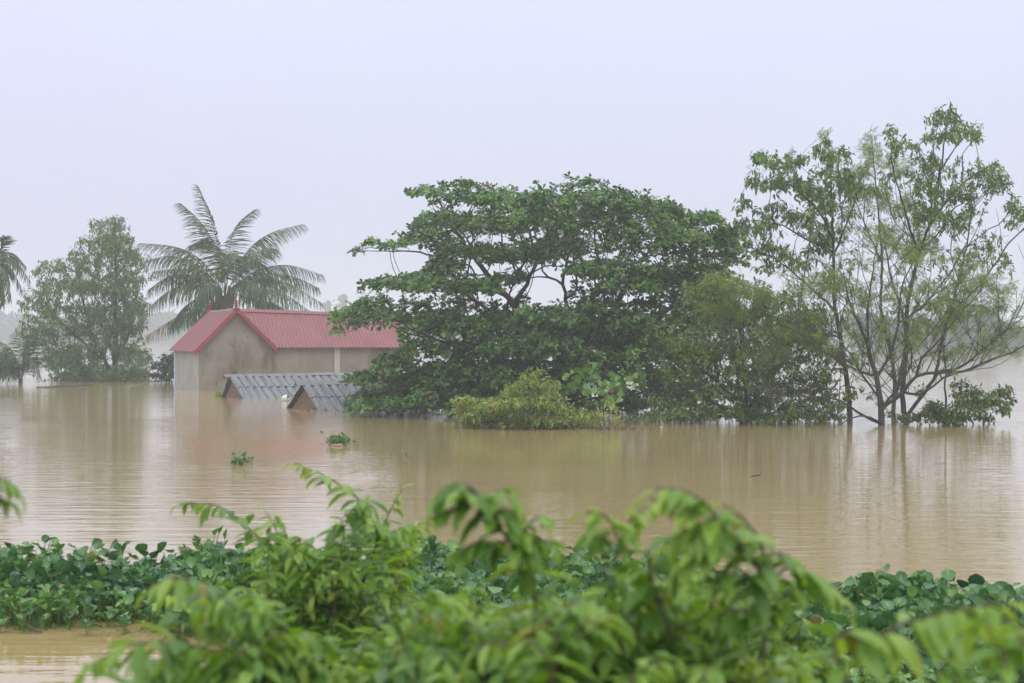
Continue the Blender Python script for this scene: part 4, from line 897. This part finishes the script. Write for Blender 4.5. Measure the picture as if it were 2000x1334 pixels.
# ================================================================ WATER HYACINTHS
def hyacinth_cluster(L, S, c, rng, nleaf, h, size, lean=0.35, base_v=0.45):
    th = rng.random(nleaf)*2*np.pi; out = np.stack([np.cos(th), np.sin(th), np.zeros(nleaf)], 1)
    hh = h*rng.uniform(0.45, 1.1, nleaf); ln = lean*rng.uniform(0.3, 1.2, nleaf)
    tip = c+out*(hh*ln)[:, None]+np.stack([np.zeros(nleaf)]*2+[hh], 1)
    d = out*rng.uniform(0.3, 1.0, (nleaf, 1))+np.array((0, 0, 1.0))*rng.uniform(-0.1, 1.0, (nleaf, 1))+rng.normal(0, 0.2, (nleaf, 3))
    nn = -out*rng.uniform(0.0, 0.8, (nleaf, 1))+np.array((0, 0, 1.0))+rng.normal(0, 0.3, (nleaf, 3))
    v = rvar(rng, nleaf, base_v, 0.2)
    L.add(tip, d, nn, size*rng.uniform(0.5, 1.15, nleaf), v)
    sd_ = tip-(c+out*0.02); S.add(c+out*0.02, sd_, -out+rng.normal(0, 0.1, (nleaf, 3)), np.linalg.norm(sd_, axis=1), rvar(rng, nleaf, 0.7, 0.2))
T_PET = (np.array([(-0.035,0,0),(0.035,0,0),(-0.02,0.5,0.05),(0.02,0.5,0.05),(-0.012,1,0),(0.012,1,0),(0,0,0.035),(0,0.5,0.08),(0,1,0.012)], float), np.array([(0,1,3,2),(2,3,5,4),(0,6,7,2),(2,7,8,4),(1,3,7,6),(3,5,8,7)]))
M['hypet'] = leafmat('hyacinth_petiole', [(0.05,0.13,0.03),(0.10,0.22,0.04),(0.18,0.28,0.07)], rough=0.4, transl=0.15)
def hy_mat():
    rng = np.random.default_rng(91); L = Leaves(); S = Leaves(); D = Leaves(); Fl = Leaves()
    # far edge of the mat in photo pixels: leaf tops
    ex = [-200,0,120,260,400,520,700,900,1000,1150,1300,1450,1600,1720,1850,2000,2300]; ey = [1143,1141,1143,1146,1134,1144,1140,1130,1132,1142,1170,1200,1208,1192,1214,1222,1226]
    nx = [-200,0,230,450,700,850,1000,2300]; ny = [1232,1232,1236,1262,1290,1330,1420,1480]
    n = 0
    while n < 2700:
        y = rng.uniform(14.5, 25.8); x = rng.uniform(-8, 8)
        if abs(x) > y*0.29: continue
        px = 1000+x/y*F; py = HY+CH*F/y; 
        if not (np.interp(px, ex, ey)+rng.normal(0, 3) < py < np.interp(px, nx, ny)+rng.normal(0, 4)): continue
        fr_ = (py-np.interp(px, ex, ey))/(np.interp(px, nx, ny)-np.interp(px, ex, ey))
        h = 0.36*(1-0.45*max(0, fr_-0.55)/0.45)*rng.uniform(0.75, 1.2) * (1.25 if rng.random() < 0.05 else 1)
        hf_ = 0.5+0.5*math.sin(x*2.1+1.3*math.sin(y*1.7))*math.cos(y*2.3+0.7*x)
        if hf_ < 0.16 and rng.random() < 0.75: n += 1; continue
        h *= 0.72+0.5*hf_
        hyacinth_cluster(L, S, np.array((x, y, -0.01)), rng, rng.integers(5, 10), h, (0.145 if fr_ < 0.7 else 0.105)*rng.uniform(0.75, 1.1), base_v=0.28+0.35*hf_+0.22*(fr_ > 0.7)+rng.normal(0, 0.1))
        n += 1
        for k in range(3):
            D.add(np.array((x+rng.normal(0, .12), y+rng.normal(0, .12), rng.uniform(0.0, 0.05))), rng.normal(0, 1, 3)*np.array((1, 1, .15)), (0, 0, 1), rng.uniform(0.1, 0.3), rvar(rng, 1, 0.5, 0.3))
    o = L.build('water_hyacinth_mat', T_RND, M['hyacinth'], None); tagp(o, 'thick floating mat of glossy round leaved water hyacinth along the near shore', 'water hyacinth', None, 'stuff')
    S.build('petioles', T_PET, M['hypet'], o, 0.7); D.build('runners', T_STR, M['hypet'], o, 1.2)
hy_mat()
# orange dying leaves standing out at the right, upright tall leaves
def hy_single(name, label, px, py, Y, n, h, size, seed, spread=0.15, accent=False, mat=None):
    rng = np.random.default_rng(seed); c = P(px, py, Y); c[2] = 0
    e = empty(name, tuple(c), label, 'water hyacinth'); L = Leaves(); S = Leaves()
    for i in range(n):
        q_ = rng.random()*6.283; r_ = rng.random()**0.6*1.5; hyacinth_cluster(L, S, np.array((math.cos(q_)*r_*spread, math.sin(q_)*r_*spread*0.5, 0)), rng, 5, h*(1.75 if rng.random() < 0.15 else rng.uniform(0.4, 1.1)), size, 0.5, 0.6)
    if accent: L.v = [np.concatenate([v[:, :1], np.ones((len(v), 1)), v[:, 2:]*0.5], 1) for v in L.v]
    L.build('foliage', T_RND, mat or M['hyacinth'], e); S.build('stalk_tuft', T_PET, M['hypet'], e, 0.7)
    return e
hy_single('floating_hyacinth', 'drifting water hyacinth clump with a pale lump, farther of the two on the open water', 662, 870, WY(870), 30, 0.2, 0.11, 92, 0.26)
g = MB(); q = W(660, 871); g.tube([(-0.16,0,-0.02),(-0.07,0,0.01),(0.08,0,0.02),(0.17,0,-0.01)], [0.02,0.045,0.045,0.02], 8)
o = g.build('driftwood_stub', M['log'], None, True); o.location = (q[0], q[1]-0.25, 0.01); tagp(o, 'pale orange driftwood stub caught in the farther floating hyacinth clump', 'driftwood')
hy_single('floating_hyacinth', 'small drifting water hyacinth clump nearer the leafy branches, below the red roof reflection', 472, 908, WY(908), 18, 0.12, 0.09, 93, 0.17)
hy_single('dying_hyacinth', 'orange brown dying hyacinth leaf standing at the right of the mat edge', 1738, 1150, 22.2, 1, 0.5, 0.17, 94, 0.02, True)
hy_single('tall_hyacinth', 'tallest upright dark hyacinth leaves at the far edge of the mat near the left', 425, 1120, 24.8, 2, 0.52, 0.2, 95, 0.06)

def flower(label, px, py, Y, seed):
    rng = np.random.default_rng(seed); c = P(px, py, Y); e = empty('hyacinth_flower', (c[0], c[1], 0), label, 'flower', group=None)
    g = MB(); g.tube([(0,0,-0.02),(0.01,0,c[2]*0.6),(0,0,c[2]+0.06)], 0.006, 5); g.build('flower_stem', M['petiole'], e)
    L = Leaves(); n = 16; a = rng.random(n)*6.283; z = c[2]+rng.uniform(-0.04, 0.07, n)
    L.add(np.stack([0*a, 0*a, z], 1), np.stack([np.cos(a), np.sin(a), 0.4+0*a], 1), np.stack([0*a, 0*a, 1+0*a], 1), np.full(n, 0.05), rvar(rng, n)); L.build('petals', T_SML, M['flower'], e, 1.6)
flower('pale lilac hyacinth flower nearest the left edge of the mat', 45, 1150, 22.6, 1); flower('pale lilac hyacinth flower low in the mat, second from the left edge', 138, 1150, 22.0, 2)

# twigs, sticks and debris on the water
def sticks(name, label, pts, r, mat, cat='debris'):
    g = MB(); c = np.mean([np.array(p) for p in pts], axis=0); c[2] = 0
    g.tube([tuple(np.array(p)-c) for p in pts], [r*(1-0.5*i/(len(pts)-1)) for i in range(len(pts))], 6)
    o = g.build(name, mat, None, True); o.location = tuple(c); tagp(o, label, cat); return o
def wp3(px, py, z=0.0): q = W(px, py); return (q[0], q[1], z)
sticks('driftwood_stick', 'long thin dark stick floating in front of the cone shaped tree', [wp3(72,757,.0),wp3(120,755.5,.03),wp3(180,753,.02)], 0.05, M['bark'])
sticks('driftwood_stick', 'thin pale yellow stick floating between the cone shaped tree and the house', [wp3(248,753,.0),wp3(262,752,.02),wp3(280,750,.02)], 0.04, M['olive'] if False else M['rachis'])
sticks('driftwood_stick', 'bare curved brown branch lying in the near water left of the hyacinth edge', [wp3(-10,1212,.05),wp3(40,1224,.06),wp3(68,1236,.03),wp3(82,1238,.02)], 0.022, M['stem'])
sticks('driftwood_stick', 'dark twig poking from open water right of the middle', [wp3(1466,931,.0),wp3(1485,930,.03),wp3(1487,928,.12)], 0.016, M['bark'])
def debris(name, label, cells, n, seed, mat, size=0.12, flat=0.02):
    rng = np.random.default_rng(seed); L = Leaves(); c0 = W(*cells[0][:2])
    for px, py, rx, ry in cells:
        xx = rng.normal(0, rx*0.5, n)+px; yy = rng.normal(0, ry*0.5, n)+py
        Yv = CH*F/(yy-HY); o = np.stack([(xx-1000)/F*Yv-c0[0], Yv-c0[1], rng.uniform(0, flat, n)], 1)
        L.add(o, rng.normal(0, 1, (n, 3))*np.array((1, 1, .3)), rng.normal(0, .4, (n, 3))+np.array((0, 0, 1)), size*rng.uniform(.5, 1.4, n), rvar(rng, n))
    o = L.build(name, T_SML, mat, None); o.location = (c0[0], c0[1], 0); tagp(o, label, 'debris', None, 'stuff')
M['litter'] = leafmat('floating_litter', [(0.05,0.04,0.02),(0.10,0.08,0.04),(0.2,0.15,0.08)], accent=((0.3,0.28,0.2),(0.4,0.36,0.28)), athr=0.9, transl=0.1)
debris('floating_litter', 'line of brown leaf litter on the water below the yellowing shrub', [(1160,838,60,1.2),(1230,838,50,1.2)], 170, 101, M['litter'], 0.1)
debris('floating_litter', 'brown litter raft at the foot of the cone shaped tree', [(150,744,50,1),(215,743.5,70,1),(165,742,30,1),(300,745,50,1.2)], 200, 102, M['litter'], 0.2, 0.05)
debris('floating_litter', 'a few specks of weed drifting right of the floating hyacinth', [(797,889,7,1),(765,889,4,1)], 16, 103, M['litter'], 0.08, 0.06)
debris('floating_litter', 'pale twig litter against the foot of the smaller shed', [(600,802,40,1),(690,803,50,1)], 60, 104, M['litter'], 0.12)

# ================================================================ NEAR SHRUBS
def shrub(label, rootx, rootY, branches, seed, fill=(), mat=None, base_v=0.5, ll=0.09, depthj=0.5, bare=0.1):
    rng = np.random.default_rng(seed); root = np.array((rootx, rootY, bankz(rootY)-0.05))
    e = empty('leafy_shrub', tuple(root), label, 'shrub', group=None)
    G = MB(); L = Leaves()
    def one(path, r0, r1, start, spc, sz, hue):
        c = catmull(path, 12); seg = np.linalg.norm(np.diff(c, axis=0), axis=1); s_ = np.concatenate([[0], np.cumsum(seg)]); tot = s_[-1]
        k = max(8, int(tot/0.03)); u = np.linspace(0, tot, k); c = np.stack([np.interp(u, s_, c[:, i]) for i in range(3)], 1)
        c[1:-1] += rng.normal(0, 0.0015, (k-2, 3)); G.tube([tuple(p-root) for p in c], [r0+(r1-r0)*i/(k-1) for i in range(k)], 6)
        t = unit(np.gradient(c, axis=0)); q = start*tot; sgn = 1
        while q < tot+0.001:
            f = q/tot; i = min(k-1, int(f*(k-1))); tt = t[i]; sd_ = unit(np.cross(tt, np.array((0, 0, 1.0))+rng.normal(0, 0.25, 3)))
            age = min(1, (tot-q)/0.12)
            d = sd_*sgn*rng.uniform(0.7, 1.0)+tt*rng.uniform(0.35, 0.7)+np.array((0, 0, -1))*rng.uniform(0.15, 0.75)
            nn = np.array((0, 0, 1.0))+tt*0.2+sd_*sgn*0.3+rng.normal(0, 0.25, 3)
            if rng.random() > 0.06:
                sz_ = 1.12*sz*rng.uniform(0.6, 1.2)*(0.5+0.5*age)*(0.75+0.25*min(1, (q-start*tot)/0.05+0.3))
                L.add(c[i]-root, d, nn, sz_, np.array([[np.clip(hue+0.25*(1-age)+rng.normal(0, 0.15), 0, 1), rng.random(), rng.random()]]))
            sgn = -sgn; q += 0.33*spc*rng.uniform(0.8, 1.2)*(0.55+0.45*age)
        # terminal leaf
        L.add(c[-1]-root, t[-1]+np.array((0, 0, -0.5)), (0, 0, 1.0), sz*0.7, np.array([[min(1, hue+0.3), 0.2, 0.5]]))
    for br in branches:
        pts, st, spc, sz = br[:4]
        path = [P(*p) for p in pts]
        if not (len(br) > 4 and br[4] == 'side'):
            a = path[0]; path = [root+np.array((rng.normal(0, .05), rng.normal(0, .05), 0)), root*0.45+a*0.55+np.array((0, 0, -0.05))]+path
            one(path, 0.011, 0.0028, st, spc, sz, base_v+rng.normal(0, .08))
        else: one(path, 0.005, 0.0022, 0.12, spc, sz, base_v+rng.normal(0, .1))
    for (px, py, rx, ry, Y, n) in fill:
        for i in range(n):
            a = rng.random()*6.283; r_ = math.sqrt(rng.random()); tx = px+rx*r_*math.cos(a); ty = py+ry*r_*math.sin(a); YY = Y+rng.uniform(-depthj, depthj)
            tip = P(tx, ty, YY); back_ = rng.uniform(-1, 1)
            ln = rng.uniform(0.22, 0.4); dx = rng.uniform(-0.8, 0.8)
            s0 = tip+np.array((-dx*ln*0.6, rng.uniform(-0.5, 0.5)*ln, -ln)); mid_ = tip+np.array((-dx*ln*0.5, 0, -ln*0.35))+rng.normal(0, 0.02, 3)
            over = tip+np.array((dx*ln*0.3, rng.uniform(-.1, .1), -0.02))
            m0 = root*0.4+s0*0.6; m0[2] -= 0.12*abs(s0[2]-root[2])
            La = np.linalg.norm(m0-root)+np.linalg.norm(s0-m0); Lb = np.linalg.norm(mid_-s0)+np.linalg.norm(tip-mid_)+np.linalg.norm(over-tip)
            one([root+rng.normal(0, .03, 3), m0, s0, mid_, tip, over], 0.006, 0.002, (La-0.1*Lb)/(La+Lb), 0.036, ll, base_v+rng.normal(0, .14))
    G.build('stem', M['stem'], e, True); L.build('foliage', T_ELL, mat or M['custard'], e, 0.78)
    return e

shrub('sharper leafy shrub with thin arching twig tips in front of the left hyacinths', -1.2, 9.9, [
    ([(640,1230,9.62),(600,1150,9.62),(560,1090,9.62),(500,1045,9.49),(430,990,9.36),(352,984,9.36)], .45, 0.056, 0.110),
    ([(700,1240,9.36),(705,1150,9.36),(735,1060,9.36),(725,1010,9.23),(690,965,9.23),(635,930,9.10),(575,905,9.10)], .35, 0.050, 0.112),
    ([(735,1060,9.36),(758,1005,9.36),(785,955,9.36)], 0, 0.050, 0.100, 'side'), ([(735,1065,9.36),(790,1030,9.36),(840,1018,9.23)], 0, 0.053, 0.106, 'side'),
    ([(560,1090,9.62),(540,1040,9.49),(520,1000,9.49)], 0, 0.050, 0.106, 'side'), ([(600,1150,9.62),(650,1090,9.49),(665,1060,9.49)], 0, 0.050, 0.112, 'side'),
    ([(520,1290,8.84),(480,1210,8.84),(400,1160,8.71),(320,1165,8.58)], .3, 0.053, 0.125)],
    201, fill=[(600,1085,80,40,9.6,8),(535,1030,36,36,9.6,3),(765,1045,60,45,9.4,4),(700,1010,40,40,9.2,4),(620,1150,110,50,9.6,20),(760,1180,90,50,10,12),(560,1240,120,50,9.4,16),(700,1280,140,50,9.0,18)], ll=0.112, base_v=0.6)
shrub('blurred leafy shrub in the bottom left corner reaching over the water', -1.1, 4.9, [
    ([(580,1334,5.0),(500,1230,5.0),(430,1160,5.0),(350,1128,4.9),(290,1150,4.9)], .3, .042, .098),
    ([(560,1340,4.8),(470,1290,4.8),(380,1262,4.8),(260,1258,4.7),(165,1310,4.7)], .35, .042, .098), ([(480,1350,5.2),(400,1320,5.2),(330,1290,5.2),(250,1290,5.1)], .4, .04, .095),
    ([(620,1340,4.9),(600,1280,4.9),(540,1210,4.9),(480,1150,4.8)], .3, .04, .1)],
    202, fill=[(430,1180,90,35,5.3,6),(480,1290,170,60,5.2,16),(380,1340,160,40,5.0,12),(600,1320,100,50,5.3,10)], base_v=0.5)
shrub('blurred shrub in the middle foreground with one tall drooping leafy tip', 0.1, 4.7, [
    ([(1045,1160,4.9),(1020,1110,4.9),(980,1035,4.8),(945,975,4.8),(895,960,4.7)], .42, .035, .098),
    ([(960,1000,4.8),(1000,1000,4.8),(1030,1040,4.8)], 0, .036, .095, 'side'), ([(1000,1070,4.8),(1060,1055,4.8),(1090,1075,4.8)], 0, .036, .095, 'side'), ([(940,980,4.8),(890,990,4.8),(845,1010,4.8)], 0, .032, .095, 'side'), ([(955,990,4.8),(905,945,4.8),(865,965,4.8),(845,990,4.8)], 0, .03, .095, 'side'), ([(950,985,4.85),(985,955,4.8),(1015,985,4.8)], 0, .03, .09, 'side'), ([(990,1060,4.8),(930,1060,4.8),(890,1090,4.8)], 0, .034, .095, 'side'), ([(1000,1080,4.8),(1045,1010,4.8),(1065,1020,4.8)], 0, .034, .095, 'side'),
    ([(1085,1334,4.4),(1090,1250,4.4),(1110,1190,4.4),(1130,1165,4.4)], .5, .034, .1), ([(1080,1334,4.3),(980,1260,4.3),(930,1270,4.3)], .5, .036, .1)],
    203, fill=[(960,1200,130,50,5.3,16),(860,1210,100,60,5.6,14),(1100,1200,100,40,4.9,14),(960,1300,200,50,4.8,22),(780,1300,100,50,5.4,12)], base_v=0.5)
shrub('blurred shrub right of the middle with a thick upright stem and a long arching crest', 1.0, 4.5, [
    ([(1500,1334,4.6),(1500,1240,4.6),(1488,1140,4.6),(1460,1080,4.55),(1400,1020,4.5),(1320,985,4.5),(1270,975,4.5)], .35, .033, .1),
    ([(1490,1150,4.6),(1540,1110,4.6),(1600,1130,4.6),(1655,1190,4.6)], 0, .034, .1, 'side'), ([(1470,1090,4.6),(1520,1080,4.6),(1560,1100,4.6)], 0, .034, .1, 'side'), ([(1485,1140,4.6),(1430,1120,4.5),(1380,1140,4.5)], 0, .036, .098, 'side'),
    ([(1230,1200,4.8),(1200,1130,4.8),(1210,1060,4.8),(1180,1005,4.7),(1145,1000,4.7)], .4, .038, .1), ([(1400,1020,4.5),(1350,1030,4.5),(1300,1060,4.5)], 0, .036, .1, 'side'), ([(1420,1040,4.5),(1380,985,4.5),(1330,955,4.5),(1280,955,4.5)], 0, .03, .1, 'side'), ([(1450,1080,4.5),(1420,1060,4.5),(1360,1070,4.5),(1320,1110,4.5)], 0, .032, .1, 'side'), ([(1480,1120,4.6),(1490,1070,4.6),(1450,1010,4.6),(1410,985,4.6)], 0, .03, .1, 'side'), ([(1495,1200,4.6),(1550,1150,4.6),(1600,1150,4.6)], 0, .034, .1, 'side'), ([(1495,1220,4.6),(1440,1190,4.6),(1390,1210,4.6)], 0, .034, .1, 'side'), ([(1210,1060,4.8),(1235,1010,4.8),(1265,990,4.8)], 0, .032, .095, 'side'), ([(1205,1080,4.8),(1165,1040,4.8),(1140,1050,4.8)], 0, .034, .095, 'side'),
    ([(1280,1150,4.7),(1300,1090,4.7),(1340,1040,4.7),(1400,1010,4.6)], .4, .036, .1)],
    204, fill=[(1330,1160,120,50,5.2,18),(1240,1250,130,60,5.0,18),(1450,1280,120,50,5.2,14),(1330,1310,160,40,4.8,16)], base_v=0.55)
shrub('very blurred low branch of leaves in the bottom right corner', 1.25, 3.7, [
    ([(1640,1310,3.9),(1700,1255,3.9),(1780,1215,3.9),(1880,1190,3.85),(1960,1175,3.8)], .3, .036, .1), ([(1880,1190,3.85),(1960,1215,3.85),(2030,1230,3.8)], 0, .036, .1, 'side'), ([(1780,1215,3.9),(1860,1240,3.9),(1930,1270,3.9)], 0, .036, .1, 'side')],
    205, fill=[(1960,1230,60,25,3.9,3)], base_v=0.5)
shrub('leaf cluster hanging in from the left edge above the hyacinth', -1.62, 5.0, [
    ([(-110,1100,5.2),(-80,990,5.2),(-40,940,5.2),(5,935,5.2),(35,960,5.2)], .4, .036, .098), ([(-40,945,5.2),(-5,970,5.2),(20,985,5.2)], 0, .036, .09, 'side')], 206, base_v=0.4)
shrub('fine leaved weedy shrub standing behind the arching crest at the right', 1.45, 8.5, [
    ([(1560,1330,8.2),(1550,1230,8.2),(1500,1150,8.2),(1440,1110,8.2)], .4, .04, .08), ([(1380,1330,8),(1380,1230,8),(1370,1160,8),(1340,1120,8)], .4, .04, .08)],
    207, fill=[(1430,1180,120,50,8.4,26),(1330,1240,130,60,8.2,22),(1550,1280,110,50,8.3,20),(1180,1290,120,50,7.8,18)], base_v=0.4, ll=0.075)

# ================================================================ HAZE
hb = MB(); hb.box(-2800, 2800, -80, 3800, -2.6, 24)
hz = hb.build('haze', None); tagp(hz, 'thin grey rain haze filling the air over the flood', 'haze', None, 'stuff')
hm = bpy.data.materials.new('haze_volume'); hm.use_nodes = True; n = hm.node_tree; n.nodes.clear()
oo = n.nodes.new('ShaderNodeOutputMaterial'); pv = n.nodes.new('ShaderNodeVolumePrincipled')
pv.inputs['Color'].default_value = (0.90, 0.95, 1.0, 1); pv.inputs['Density'].default_value = 0.00095; pv.inputs['Anisotropy'].default_value = 0.0
n.links.new(pv.outputs[0], oo.inputs['Volume']); hz.data.materials.append(hm); hz.display_type = 'WIRE'
